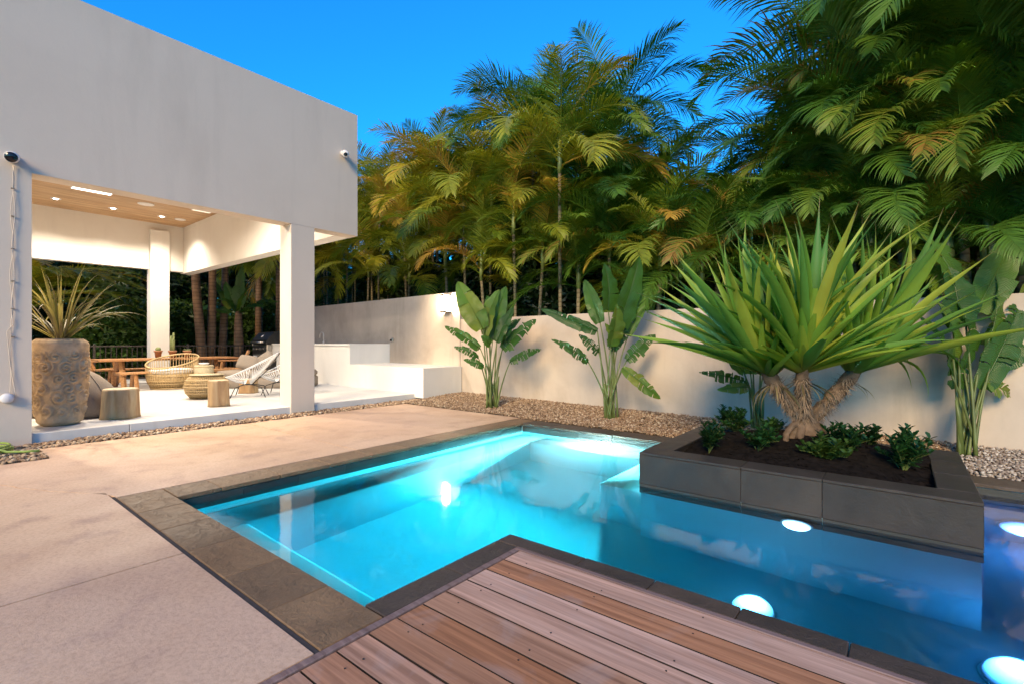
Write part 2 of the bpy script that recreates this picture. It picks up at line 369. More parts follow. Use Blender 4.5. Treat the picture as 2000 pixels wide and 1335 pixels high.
js = MB(); js.box(-4.99,-1.84,.994,1.044,-.08,-.005); js.box(-4.945,-4.932,1.05,6.3,-.08,-.012)
js.build('joint_filler', M['grout'], terrace)

# pool shell
pool = thing('pool', 'lit swimming pool', 'pool'); struct(pool); del pool['category']
ZF = -1.35
sh = MB()
sh.box(-4.88,-4.592,1.06,6.24,-1.6,-.037); sh.box(-4.592,-2.02,1.06,1.335,-1.6,-.037)
sh.box(-2.02+.04,-1.85,1.06,2.34,-1.6,-.037); sh.box(-1.98,3.3,2.34,2.444,-1.6,-.037)
sh.box(3.02,3.3,2.444,6.24,-1.6,-.037); sh.box(-4.592,3.02,5.962,6.24,-1.6,-.037)
sh.box(-4.6,3.1,1.2,6.05,-1.6,ZF)
sh.build('pool_shell', M['plaster'], pool)
lg = MB()
zl = -.42
lg.cbox(-4.593,-4.13,1.33,5.97,ZF-.01,zl,.03); lg.cbox(-4.14,-1.97,5.53,5.97,ZF-.012,zl-.002,.03)
lg.cbox(-4.14,-1.97,1.33,1.715,ZF-.014,zl-.001,.03); lg.cbox(-2.42,-1.9,4.43,5.54,ZF-.016,zl-.003,.02)
lg.build('ledge', M['plaster'], pool, True)
for k, (x0, y1, z) in enumerate(((-2.42, 2.40, -.62), (-2.62, 2.28, -.85), (-2.82, 2.2, -1.08))):
    s_ = MB(); s_.cbox(x0, -1.97, 1.6, y1, ZF-.02-.002*k, z, .04); s_.build('step', M['plaster'], pool, True)
bandm = M['band']
def band(x0, x1, y0, y1, z0=-.24):
    b = MB(); b.box(x0, x1, y0, y1, z0, -.04); b.build('waterline_tile', bandm, pool)
y = 1.36
while y < 5.9: band(-4.592,-4.578,y,min(y+.505,5.95)); y += .508
x = -4.577
while x < -1.95: band(x,min(x+.505,-1.94),5.95,5.962); x += .508
x = .42
while x < 3: band(x,min(x+.505,3.01),5.95,5.962); x += .508
def cope(x0, x1, y0, y1, m, rot=0):
    b = MB(); cx, cy_ = (x0+x1)/2, (y0+y1)/2; hx, hy = (x1-x0)/2-.0025, (y1-y0)/2-.0025
    b.cbox(-hx,hx,-hy,hy,-.035,0,.004)
    o = b.build('coping_tile', m, pool, loc=(cx, cy_, random.uniform(-.0012,.0012))); o.rotation_euler = (random.uniform(-.001,.001), random.uniform(-.001,.001), 0)
xs = [-4.93,-4.36,-3.85,-3.33,-2.81,-2.305,-1.843]
for a, b in zip(xs, xs[1:]): cope(a, b, 1.045, 1.357, M['slate'])
y = 1.36
for yy in [1.69,2.2,2.71,3.22,3.73,4.24,4.75,5.26,5.77,6.27]: cope(-4.93,-4.57,y,yy,M['slate']); y = yy
xx = [-4.567,-4.06,-3.55,-3.04,-2.53,-1.935]
for a, b in zip(xx, xx[1:]): cope(a, b, 5.942, 6.27, M['slate_shaded'])
xx = [.415,.92,1.43,1.94,2.45,3.0]
for a, b in zip(xx, xx[1:]): cope(a, b, 5.942, 6.27, M['slate_shaded'])
for a, b in ((1.36,1.87),(1.87,2.335)): cope(-2.0,-1.835,a,b,M['slate_shaded'])
xx = [-2.0,-1.43,-1.01,-.59,-.17,.25,.67,1.09,1.51,1.93,2.35,2.9]
for a, b in zip(xx, xx[1:]): cope(a, b, 2.336, 2.466, M['slate_shaded'])

# water body
wb = MB(); wb.prism([(-4.62,1.31),(-1.99,1.31),(-1.96,2.42),(3.06,2.42),(3.06,6.0),(-4.62,6.0)], ZF-.03, -.1)
struct(wb.build('water', M['water']))

# underwater lamps
def pool_lamp(p, nrm, r, m, energy, color, label, off=.14):
    t = thing('pool_light', label, 'pool light', p, 0, 'underwater pool lights')
    q = Vector(nrm).to_track_quat('Z', 'Y').to_euler()
    if m is None: m = m_lens('lit_pool_lens', color, energy, r)
    a = MB(); a.lathe([(r*1.0,0),(r*1.1,0),(r*1.1,.012),(r*1.02,.016),(r*1.0,.01)], 28); o = a.build('rim', M['plaster'], t, True); o.rotation_euler = q
    b = MB(); b.lathe([(r*math.cos(R(a_)), .004+r*math.sin(R(a_))) for a_ in range(0,90,9)]+[(.002,r+.004)], 32); o = b.build('lens', m, t, True); o.rotation_euler = q
    return t
pool_lamp((-3.18,5.945,-.24), (0,-1,-.1), .085, M['pool_on'], 17, (.72,.95,1), 'dazzling pool light in the far pool wall below the gravel')
pool_lamp((-.63,4.275,-.24), (0,-1,0), .1, None, 8, (.3,.62,1), 'round white pool light in the front of the dark planter')
pool_lamp((-.83,3.77,ZF+.001), (0,0,1), .135, None, 8, (.27,.58,1), 'round white pool light shining beside the timber deck')
pool_lamp((.82,5.945,-.92), (0,-1,0), .17, None, 10, (.2,.34,1), 'round white pool light right of the planter at the picture edge')
pool_lamp((.52,3.9,ZF+.001), (0,0,1), .16, None, 10, (.18,.38,1), 'round white pool light in the bottom right corner')

# ------------------------------------------------------------------ timber deck
deck = thing('timber_deck', 'weathered purplish brown timber deck in the foreground', 'deck', (-1.8,2.3,0))
pm = []
for k in range(3):
    b = MB(); b.cbox(0,4.4,-.1462,0,-.03,-.001,.0015); me_ = b.mesh('plank', M['deck']); me_.materials.append(M['gap_shade']); me_.polygons.foreach_set('material_index', [1 if abs(p.normal.y) > .5 else 0 for p in me_.polygons]); pm.append(me_)
for k in range(26):
    o = obj('plank', pm[k % 3], deck, (.012, -.004-.1518*k, random.uniform(-.0015,.0015)))
b = MB(); b.cbox(-.034,.002,-4,.0,-.045,.003,.003); o = b.build('edge_strip', M['decktrim'], deck)
b = MB(); b.cbox(-.034,4.4,.003,.034,-.04,.003,.003); o = b.build('edge_strip', M['decktrim'], deck)
b = MB(); b.box(-.02,4.4,-4,-.002,-.3,-.05); b.build('joist_frame', M['iron'], deck)
sv = MB()
sv.lathe([(.004,0),(.004,.0012)], 8); sm = sv.mesh('screw', M['iron'])
for k in range(14):
    for x in (.14, .62, 1.1):
        obj('screw', sm, deck, (x+random.uniform(-.006,.006), -.004-.1518*k-random.choice((.035,.11)), 0))

# ------------------------------------------------------------------ planter in the pool
pl = thing('pool_planter', 'low dark slate planter box standing in the pool', 'planter', (-.76,5.2,0))
def lx(x): return x + .76
def ly(y): return y - 5.2
b = MB(); b.box(lx(-1.918),lx(.398),ly(4.322),ly(6.19),-1.5,.06); b.build('core', M['plaster'], pl)
zt = .22
fx = [-1.93,-1.04,-.47,.41]
for a, c in zip(fx, fx[1:]):
    b = MB(); b.cbox(lx(a)+.001,lx(c)-.001,ly(4.308),ly(4.33),-.075,zt-.024,.003); b.build('face_tile', M['slate3'], pl)
    b = MB(); b.cbox(lx(a)+.002,lx(c)-.002,ly(4.311),ly(4.33),-.3,-.078,.002); b.build('waterline_tile', M['band'], pl)
for a, c in ((4.334,4.95),(4.95,5.56),(5.56,6.18)):
    b = MB(); b.cbox(lx(-1.93),lx(-1.91),ly(a)+.002,ly(c)-.002,-.3,zt-.024,.003); b.build('face_tile', M['slate3'], pl)
    b = MB(); b.cbox(lx(.39),lx(.41),ly(a)+.002,ly(c)-.002,-.3,zt-.024,.003); b.build('face_tile', M['slate3'], pl)
for a, c in zip(fx, fx[1:]):
    b = MB(); b.cbox(lx(a)+(.001 if a > -1.9 else 0)+.0,lx(c)-(.001 if c < .4 else 0),ly(4.305),ly(4.56),zt-.022,zt,.004); b.build('cap_tile', M['slate3'], pl)
for a, c in ((4.562,5.1),(5.1,5.64),(5.64,6.2)):
    b = MB(); b.cbox(lx(-1.933),lx(-1.70),ly(a)+.003,ly(c)-.003,zt-.022,zt,.004); b.build('cap_tile', M['slate3'], pl)
    b = MB(); b.cbox(lx(.19),lx(.413),ly(a)+.003,ly(c)-.003,zt-.022,zt,.004); b.build('cap_tile', M['slate3'], pl)
b = MB(); b.cbox(lx(-1.697),lx(.187),ly(6.0),ly(6.2),zt-.022,zt,.004); b.build('cap_tile', M['slate3'], pl)
b = MB()
for a in ((-1.91,.39,4.33,4.55),(-1.91,.39,6.01,6.18),(-1.91,-1.71,4.55,6.01),(.2,.39,4.55,6.01)): b.box(lx(a[0]),lx(a[1]),ly(a[2]),ly(a[3]),.05,zt-.023)
b.build('wall_core', M['slate3'], pl)
def soilz(x, y):
    d = math.exp(-((x+.76)**2/.8 + (y-5.6)**2/.35)); return .15 + .2*d + .025*noise.noise(Vector((x*4,y*4,0))) + .015*noise.noise(Vector((x*14,y*14,3)))
b = MB(); nx, ny = 90, 66; vs_ = []
for j in range(ny+1):
    for i in range(nx+1):
        x = -1.705+1.9*i/nx; y = 4.555+1.46*j/ny; vs_.append((lx(x),ly(y),soilz(x,y)))
b.add(vs_, [(j*(nx+1)+i,j*(nx+1)+i+1,(j+1)*(nx+1)+i+1,(j+1)*(nx+1)+i) for j in range(ny) for i in range(nx)])
b.build('soil', M['soil'], pl, True)
ch = MB(); rr = random.Random(5)
for k in range(900):
    x = rr.uniform(-1.69,.18); y = rr.uniform(4.57,6.0); a = rr.uniform(0,6.28); L = rr.uniform(.008,.03); t_ = rr.uniform(.003,.007); z = soilz(x,y)+.004
    dx, dy = math.cos(a)*L, math.sin(a)*L; ex, ey = -math.sin(a)*t_, math.cos(a)*t_; dz = rr.uniform(-.006,.01)
    ch.add([(lx(x-dx-ex),ly(y-dy-ey),z-dz),(lx(x+dx-ex),ly(y+dy-ey),z+dz),(lx(x+dx+ex),ly(y+dy+ey),z+dz+.004),(lx(x-dx+ex),ly(y-dy+ey),z-dz+.004)], [(0,1,2,3)])
stuff(ch.build('bark_chips', M['fibre'] if False else M['soil'], pl))

# ------------------------------------------------------------------ gravel
def gravel(name, regs, m, dens, size, seed, base_z=0.0, flat=.6, inside=None, mound=None):
    rg = np.random.default_rng(seed)
    bm = bmesh.new(); bmesh.ops.create_icosphere(bm, subdivisions=1, radius=1); tv = np.array([v.co[:] for v in bm.verts]); bm.verts.index_update(); tf = np.array([[v.index for v in f.verts] for f in bm.faces]); bm.free()
    P = []
    for x0, x1, y0, y1 in regs:
        n = int((x1-x0)*(y1-y0)*dens); q = np.stack([rg.uniform(x0,x1,n), rg.uniform(y0,y1,n)], 1); P.append(q)
    P = np.concatenate(P)
    if inside is not None: P = P[[inside(x, y) for x, y in P]]
    n = len(P); s = size*rg.uniform(.55,1.25,n)
    V = tv[None]*(1+rg.normal(0,.13,(n,12,1))) * np.stack([s*rg.uniform(.8,1.35,n), s*rg.uniform(.7,1,n), s*rg.uniform(.4,.75,n)],1)[:,None,:]
    an = rg.uniform(0,6.28,n); tl = rg.normal(0,.35,n)
    ca, sa = np.cos(an)[:,None], np.sin(an)[:,None]; ct, st = np.cos(tl)[:,None], np.sin(tl)[:,None]
    x, y, z = V[...,0], V[...,1], V[...,2]
    x, z = x*ct-z*st, x*st+z*ct; x, y = x*ca-y*sa, x*sa+y*ca
    zz = base_z + rg.uniform(.0,.03,n) + (np.array([mound(a,b) for a,b in P]) if mound else 0)
    V = np.stack([x+P[:,0,None], y+P[:,1,None], z+zz[:,None]],-1).reshape(-1,3)
    F = (tf[None]+12*np.arange(n)[:,None,None]).reshape(-1,3)
    me = bpy.data.meshes.new(name); me.vertices.add(len(V)); me.vertices.foreach_set('co', V.ravel())
    me.loops.add(F.size); me.loops.foreach_set('vertex_index', F.ravel().astype(np.int32))
    me.polygons.add(len(F)); me.polygons.foreach_set('loop_start', np.arange(0,F.size,3,dtype=np.int32)); me.polygons.foreach_set('use_smooth', np.ones(len(F), bool))
    me.update(); me.validate(); me.materials.append(m)
    return stuff(obj(name, me))
b = MB(); b.add([(-8.3,-2,-.028),(-7.1,-2,-.028),(-7.1,.96,-.028),(-8.3,.96,-.028)], [(0,1,2,3)]); b.add([(-8.3,.96,-.028),(-7.86,.96,-.028),(-7.86,7.2,-.028),(-8.3,7.2,-.028)], [(0,1,2,3)])
nb = 40
for i in range(nb):
    xa = -8.0+11*i/nb; xb = -8.0+11*(i+1)/nb
    def mz(x, y): return -.01+.075*max(0,min(1,(y-6.3)/1.2))
    ys = [6.28,6.6,7.0,7.4,7.8,8.3]
    for p, q in zip(ys, ys[1:]): b.add([(xa,p,mz(xa,p)),(xb,p,mz(xb,p)),(xb,q,mz(xb,q)),(xa,q,mz(xa,q))], [(0,1,2,3)])
struct(b.build('gravel_bed', M['gravel']))
gv = gravel('pebble_strip', [(-8.28,-7.885,.9,6.95)], M['pebble'], 1500, .026, 3, -.012)
gv['label'] = 'strip of cream pebbles along the patio edge'
gv = gravel('pebble_patch', [(-8.25,-7.16,-.6,.93)], M['pebble'], 1300, .029, 4, -.012); gv['label'] = 'patch of cream pebbles at the foot of the house wall'
gv = gravel('garden_gravel', [(-7.95,.42,6.3,8.1)], M['pebble'], 2600, .0155, 5, .005, inside=lambda x,y: y < yw(x)-.01 and not (-1.95 < x < .43 and y < 6.22) and (y > 6.36 or x > -4.94), mound=lambda x,y: mz(x,y))
gv['label'] = 'brown gravel bed along the garden wall'
gv = gravel('pale_gravel', [(.43,3,6.29,7.6)], M['pebble_white'], 2300, .0165, 6, .0, inside=lambda x,y: y < yw(x)-.01, mound=lambda x,y: mz(x,y)); gv['label'] = 'pale pebbles right of the planter'

# ------------------------------------------------------------------ garden wall
def wallseg(name, x0, x1, z1, label, th=.2, dz=0, step=0):
    b = MB(); b.prism([(x0,yw(x0)-step),(x1,yw(x1)-step),(x1,yw(x1)+th),(x0,yw(x0)+th)], -.1, z1); o = b.build(name, M['wall'])
    return tag(o, label, 'wall')
wallseg('garden_wall', -8.05, 5.5, 1.775, 'low rendered garden wall behind the banana plants')
wallseg('garden_wall', -18, -8.055, 2.42, 'taller rendered garden wall above the built-in bench', .24, 0, .02)

# ------------------------------------------------------------------ house and patio
house = thing('house', 'white rendered modern house with open covered patio', 'house', (-8.255,.93,0))
HX, HY = -8.255, .93
class HB(MB):
    def build(s, name, m, parent=house, smooth=False, **k):
        s.v = [(x-HX,y-HY,z) for x,y,z in s.v]; return MB.build(s, name, m, parent, smooth, **k)
b = HB(); pr = [(-3,-.1),(.934,-.1),(.934,3.3),(5.465,3.3),(5.465,5.65),(-3,5.65)]; n = len(pr)
b.add([(-8.555,y,z) for y,z in pr]+[(-8.255,y,z) for y,z in pr], [tuple(range(n-1,-1,-1)),tuple(range(n,2*n))]+[(i,(i+1)%n,n+(i+1)%n,n+i) for i in range(n)]); b.build('front_wall', M['house'])
b = HB(); b.cbox(-8.66,-8.258,4.15,4.582,-.1,3.32,.004); b.build('column', M['house'])
b = HB(); b.box(-17.08,-8.556,5.165,5.462,3.304,5.63); b.build('side_beam', M['white'])
b = HB(); b.box(-17.1,-16.85,-3,5.164,3.34,5.62); b.build('back_beam', M['white'])
b = HB(); b.cbox(-17.02,-16.69,4.31,4.77,-.1,4.46,.004); b.build('column', M['white'])
b = HB(); b.box(-17.0,-8.556,-1.2,-1.0,-.1,5.6); b.build('bounce_side_wall', M['white'])  # out of view, put in to bounce light inside the patio
b = HB(); b.box(-16.85,-8.556,-3,5.164,4.72,5.6); b.build('roof_slab', M['white'])
bm_ = MB(); bm_.cbox(0,.136,-1.0,5.163,0,.03,.003); cbm = bm_.mesh('ceiling_board', M['ceil'])
k = 0; x = -16.848
while x < -8.7:
    obj('ceiling_board', cbm, house, (x-HX, -HY, 4.675)); x += .1385
pf = thing('patio_floor', 'raised pale concrete patio floor', 'floor'); struct(pf); del pf['category']
for xa, xb in ((-18.2,-15.2),(-15.194,-12.1),(-12.094,-8.29)):
    for ya, yb in ((-1.5,1.9),(1.906,4.6),(4.606,8.05)):
        b = MB(); b.cbox(xa,xb,ya,yb if xb > -12.2 or yb < 5 else 8.0,-.1,.13,.006); b.build('floor_panel', M['pfloor'], pf)

def downlight(x, y, lab, e, cone=128):
    t = thing('ceiling_downlight', lab, 'downlight', (x,y,4.675), 0, 'recessed ceiling downlights')
    a = MB(); a.lathe([(.062,-.001),(.1,-.001),(.1,-.012),(.066,-.014)], 28); a.build('trim_ring', M['pwhite'], t, True)
    tr_ = t.children[0]
    a = MB(); a.lathe([(.064,-.004),(.06,-.013),(.03,-.016),(.002,-.017)], 28); a.build('lens', M['lamp_on'], tr_, True)
    lamp('downlight_lamp', 'SPOT', (0,0,-.05), e, (1,.87,.7), .06, t, (0,0,0), cone, .8)
EL = 165
downlight(-15.766,2.195,'leftmost of the three lit ceiling downlights', EL*.7)
downlight(-15.766,3.276,'middle one of the three lit ceiling downlights', EL*.7)
downlight(-15.76,4.323,'rightmost of the three lit ceiling downlights beside the flat round speaker', EL*.7)
for yy, lb in ((.7,'left'),(2.2,'middle'),(3.6,'right')):  # unseen second row, added to light the patio
    downlight(-10.6,yy,'%s ceiling downlight of the added row hidden behind the front beam' % lb, EL*1.05, 166)
def speaker(x, y, r, lab):
    t = thing('ceiling_speaker', lab, 'speaker', (x,y,4.675), 0, 'round ceiling speakers')
    a = MB(); a.lathe([(r,-.001),(r,-.012),(r*.9,-.016),(r*.88,-.01)], 32); a.build('rim', M['pwhite'], t, True)
    a = MB(); a.lathe([(r*.89,-.006),(r*.5,-.013),(.002,-.015)], 32); a.build('grille', M['pwhite'], t, True)
speaker(-14.66,3.69,.17,'larger round white speaker in the timber ceiling')
speaker(-15.75,4.755,.13,'small flat round speaker right of the downlights')
def panel(x, y, lx_, ly_, m, lab):
    t = thing('ceiling_panel', lab, 'light panel', (x,y,4.675))
    a = MB(); a.cbox(-lx_,lx_,-ly_,ly_,-.012,-.001,.003); a.build('frame', M['pwhite'], t)
    a = MB(); a.cbox(-lx_+.02,lx_-.02,-ly_+.02,ly_-.02,-.016,-.0125,.001); a.build('diffuser', m, t)
panel(-14.27,2.6,.15,.36,M['panel_on'],'bright rectangular light panel in the timber ceiling')
panel(-14.31,4.8,.07,.22,M['panel_dim'],'dim rectangular panel near the ceiling corner')
# ------------------------------------------------------------------ palms behind the wall
def frond_mesh(name, m, L, e0, curve, n, ll, seed, lw=.03, vee=.3, droop=.22, fwd=.55, twist=0):
    rr = random.Random(seed); b = MB(); K = 24; P = []; a = Vector((0,0,0)); T = []
    for i in range(K+1):
        s = i/K; e = R(e0 - curve*s**1.5); t = Vector((math.cos(e), twist*s*s, math.sin(e))).normalized(); T.append(t); P.append(a.copy()); a = a + t*(L/K)
    def at(s):
        f = s*K; i = min(int(f), K-1); k = f-i; return P[i].lerp(P[i+1], k), T[i].lerp(T[i+1], k).normalized()
    b.tube(P[::3], [max(.003, .018*(1-.9*i/8)) for i in range(9)], 4)
    for i in range(n):
        s = .13+.87*i/(n-1); p, t = at(s); nrm = Vector((0,1,0)).cross(t)*-1; nrm = (nrm if nrm.dot(Vector((-t.z,0,t.x))) > 0 else -nrm).normalized()
        ln = ll*(.35+.65*math.sin(math.pi*min(1,(.12+.78*s)))**.8)*(1.0 if s < .8 else 1-.45*(s-.8)/.2)
        for sg in (-1, 1):
            l2 = ln*rr.uniform(.85,1.1); d = (t*(fwd+rr.uniform(-.1,.1)+.5*s*s) + Vector((0,sg,0))*.8 + nrm*(vee+rr.uniform(-.12,.12))).normalized()
            wv = (t - d*t.dot(d)).normalized(); wv = (wv + nrm*rr.uniform(-.3,.3)).normalized()
            q = p.copy(); vs = []; dd = d.copy(); dr = droop*rr.uniform(.5,1.6)
            for j, wd in enumerate((.55,1,.75,0)):
                h = lw*wd*.5
                if j < 3: vs += [q-wv*h, q+wv*h]
                else: vs += [q]
                dd = (dd + Vector((0,0,-dr*(j+.3)))).normalized(); q = q + dd*(l2/3)
            b.add(vs, [(0,1,3,2),(2,3,5,4),(4,5,6)])
    return b.mesh(name, m)
VAR = [(84,38),(78,75),(70,100),(60,116),(48,120),(33,108),(14,88)]
FR = {}
for key, mm in (('g', M['frond']), ('y', M['frond_gold_lit'])):
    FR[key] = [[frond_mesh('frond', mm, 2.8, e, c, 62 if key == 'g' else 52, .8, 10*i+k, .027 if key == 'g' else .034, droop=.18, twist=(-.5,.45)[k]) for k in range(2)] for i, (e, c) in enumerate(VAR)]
prg = random.Random(21)
def palm(u, v, y, nf, sc_, key, label, group=None, lean=0, lo=0, hi=6, stem=.045, cs=True, az0=None, extra=()):
    c = Wy(u, v, y); base = Vector((c.x+lean, y+prg.uniform(-.1,.1), -.05))
    t = thing('palm_tree', label, 'palm', base, 0, group); top = c-base
    pts = []; bow = prg.uniform(-.12,.12)
    for i in range(9):
        s = i/8; pts.append(Vector((top.x*s+bow*math.sin(math.pi*s), top.y*s, top.z*s)))
    b = MB(); b.tube(pts, [stem*1.25]+[stem]*6+[stem*1.0,stem*.9], 8); b.build('trunk', M['trunk'], t, True)
    if cs:
        b = MB(); b.tube([pts[-1]-Vector((0,0,.05)), pts[-1]+Vector((0,0,.2)), pts[-1]+Vector((0,0,.5)), pts[-1]+Vector((0,0,.75))], [stem*1.15,stem*1.35,stem*1.0,stem*.4], 8); b.build('crownshaft', M['crownshaft'], t, True)
    az = prg.uniform(0,360) if az0 is None else az0
    for i in range(nf):
        f = i/max(1,nf-1); vi = lo+(hi-lo)*f+prg.uniform(-.45,.45); vi = max(0,min(6,round(vi)))
        o = obj('frond', FR[key][vi][i%2], t, top+Vector((0,0,.55*(1-f)*(1 if cs else 0))))
        o.rotation_euler = (prg.uniform(-.12,.12), prg.uniform(-.1,.1), R(az)); az += 137.5+prg.uniform(-14,14)
        s = sc_*prg.uniform(.85,1.12); o.scale = (s,s,s)
    for da, vi, s in extra:
        o = obj('frond', FR[key][vi][0], t, top+Vector((0,0,.4))); o.rotation_euler = (0,0,math.atan2(RIGHT.y,RIGHT.x)+R(da)); o.scale = (s,s,s)
    t['u'] = u; return t
GA = 'golden palms behind the low wall'; GB = 'tall dark palms in the middle clump'; GC = 'green palms on the right'
# tall middle clump
tall = [(1042,292,11.2,'tallest palm left of the gap at the top of the middle clump'),(1190,300,11.4,'tall palm with arching fronds at the right of the middle clump'),
 (1125,320,11.8,None),(975,345,11.6,None),(1205,410,11.0,None),(905,385,11.9,None),(1080,350,12.4,None),(1165,330,12.2,None),(1010,370,12.3,None),(850,410,12.6,None),(1235,460,11.9,None)]
for i, (u, v, y, lb) in enumerate(tall):
    palm(u, v, y, 15, (.92,.84)[i] if i < 2 else (.72 if u > 1200 else .9), 'g', lb or 'dark palm in the tall middle clump', GB, prg.uniform(-.4,.4), 0, 6, extra=((0,2,1.15),(-25,1,1.1),(20,3,1.1)) if i == 1 else ((180,2,1.1),(160,3,1.05)) if i in (0,5) else ())
# golden palms in front, warm light put into their leaf colour
gold = [(1093,335,9.3,9,.72,'slender pale-stemmed palm rising above the wall between the two banana plants',-.0,1.05),(1003,455,9.5,9,.62,'small golden palm behind the first banana plant',.1,1),
 (905,435,9.9,12,.85,'golden palm with bright arching fronds above the wall lamp',.2,1),(790,470,10.2,12,.8,'golden palm nearest the corner of the house',.2,1),
 (742,420,11.2,12,.85,None,0,1),(840,400,11.0,12,.85,None,0,1),(960,400,10.6,11,.8,None,.1,1),(870,520,9.6,9,.62,None,0,1),(720,540,10.6,10,.75,None,0,1),(660,545,11.2,10,.7,None,0,1),(800,555,9.8,9,.6,None,0,1),(940,545,9.4,9,.58,None,0,1),(600,520,13,11,.9,None,0,1),(690,480,12.5,11,.9,None,0,1),(1060,520,9.6,9,.62,None,0,1),(760,440,12.8,12,.95,None,0,1)]
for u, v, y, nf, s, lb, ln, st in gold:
    palm(u, v, y, nf+2, s*1.25, 'y', lb or 'golden palm in the thicket, lamplight put into its leaf colour', GA, ln, 1, 6, .04*st)
# fill right of the middle
for u, v, y, nf, s, lb in [(1330,545,10.2,11,.62,'small palm in the gap between the tall clumps'),(1400,550,9.8,11,.6,None),(1290,545,9.2,9,.6,None),(1370,560,9.0,9,.6,None),(1190,500,10.0,10,.7,None),(1130,560,9.6,9,.6,None),(1240,540,10.6,10,.75,None),(1450,545,9.4,10,.6,None)]:
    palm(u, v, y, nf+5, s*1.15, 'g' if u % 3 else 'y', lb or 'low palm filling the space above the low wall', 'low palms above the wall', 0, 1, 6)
# right clump, nearer
for u, v, y, nf, s, lb in [(1690,240,9.4,10,.95,'palm with one long frond curling left against the sky'),(1715,350,9.0,11,.85,None),(1750,150,9.6,12,.95,None),(1690,300,8.7,11,.85,None),(1790,90,9.2,12,1.0,None),(1830,260,8.8,12,.95,None),
   (1940,140,8.7,12,1.0,None),(1960,300,8.5,11,.9,'palm with a thick grey trunk at the right edge'),(2060,60,8.9,12,1.0,None),(2050,240,8.6,11,.9,None),(1660,440,8.7,10,.7,None),(1600,480,9.2,10,.75,None),(1760,400,8.5,10,.7,None),(1880,430,8.4,10,.65,None),(1800,20,10.2,12,1.0,None),(1900,0,9.8,12,1.05,None),(2010,420,8.5,10,.7,None),(1620,555,8.5,8,.62,None),(1700,540,8.4,8,.62,None),(1775,545,8.3,8,.6,None),(1850,530,8.3,8,.6,None),(1930,520,8.2,8,.6,None),(2000,530,8.2,8,.6,None),(1560,560,8.8,8,.62,None),(1700,320,10.2,12,.9,None)]:
    palm(u, v, y, nf+4, s*(.74 if u < 1740 else .86), 'g', lb or 'green palm in the dense right-hand clump', GC, prg.uniform(-.2,.2), 0, 6, .055, extra=((180,1,1.15),(170,3,1.05)) if u == 1690 else ())

for k, u in enumerate(range(640, 2060, 48)):
    for lv, (v, y) in enumerate(((470+28*math.sin(u*.7)+(75 if 1270 < u < 1500 else 0), 12.4-.9*(u > 1450)), ((430 if u < 1450 else 330)+30*math.sin(u*.31+2), 13.2-1.6*(u > 1450)))):
        if 1290 < u < 1530 and lv == 1: continue
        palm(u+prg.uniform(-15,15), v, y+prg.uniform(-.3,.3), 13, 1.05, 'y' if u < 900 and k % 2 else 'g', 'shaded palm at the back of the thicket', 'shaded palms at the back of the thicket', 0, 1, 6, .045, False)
# ------------------------------------------------------------------ leafy masses behind
def leafcloud(name, ells, n, size, m, seed, lab, asp=2.2):
    rg = random.Random(seed); b = MB()
    tot = sum(e[3]*e[4]*e[5] for e in ells)
    for cx, cy_, cz, rx, ry, rz in ells:
        for k in range(int(n*rx*ry*rz/tot)):
            d = Vector((rg.gauss(0,1),rg.gauss(0,1),rg.gauss(0,1))).normalized()*(rg.random()**.35); p = Vector((cx+d.x*rx,cy_+d.y*ry,cz+d.z*rz))
            a = Vector((rg.gauss(0,1),rg.gauss(0,1),rg.gauss(0,.6)-.3)).normalized(); w_ = a.cross(Vector((rg.gauss(0,1),rg.gauss(0,1),rg.gauss(0,1)))).normalized(); s = size*rg.uniform(.6,1.3); up = a.cross(w_)*s*.12
            b.add([p, p+a*s*.45+w_*s/asp*.5+up, p+a*s, p+a*s*.45-w_*s/asp*.5+up], [(0,1,2,3)])
    o = stuff(b.build(name, m)); o['label'] = lab; return o
ell = [(-12.5+i*.8, 10.9+.3*math.sin(i*1.7), 2.0+.3*math.sin(i*2.3), .8, .6, 1.6+.4*math.cos(i*1.3)) for i in range(21)]
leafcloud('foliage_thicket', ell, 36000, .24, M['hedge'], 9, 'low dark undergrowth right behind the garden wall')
ell = []
for i in range(16):
    x = -19+i*1.75; ell.append((x, 13.6+.5*math.sin(i*2.1), 2.5+.5*math.sin(i*1.3), 1.5, .9, 2.7+.4*math.cos(i*1.7)))
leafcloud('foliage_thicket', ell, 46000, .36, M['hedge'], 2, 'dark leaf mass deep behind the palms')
ell = [(-23.0-.6*math.sin(i*1.9), -3+i*1.35, 1.7+.6*math.sin(i*1.1), .9, 1.1, 2.4+.7*math.cos(i*1.9)) for i in range(13)]
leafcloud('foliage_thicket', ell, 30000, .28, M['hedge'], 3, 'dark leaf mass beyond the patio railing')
ell = [(-25.5-.6*math.sin(i*1.9), -4+i*1.9, 4.4+.6*math.sin(i*1.1), 1.2, 1.5, 2.6) for i in range(12)]
leafcloud('foliage_thicket', ell, 26000, .4, M['hedge'], 4, 'dark tree mass rising behind the patio')
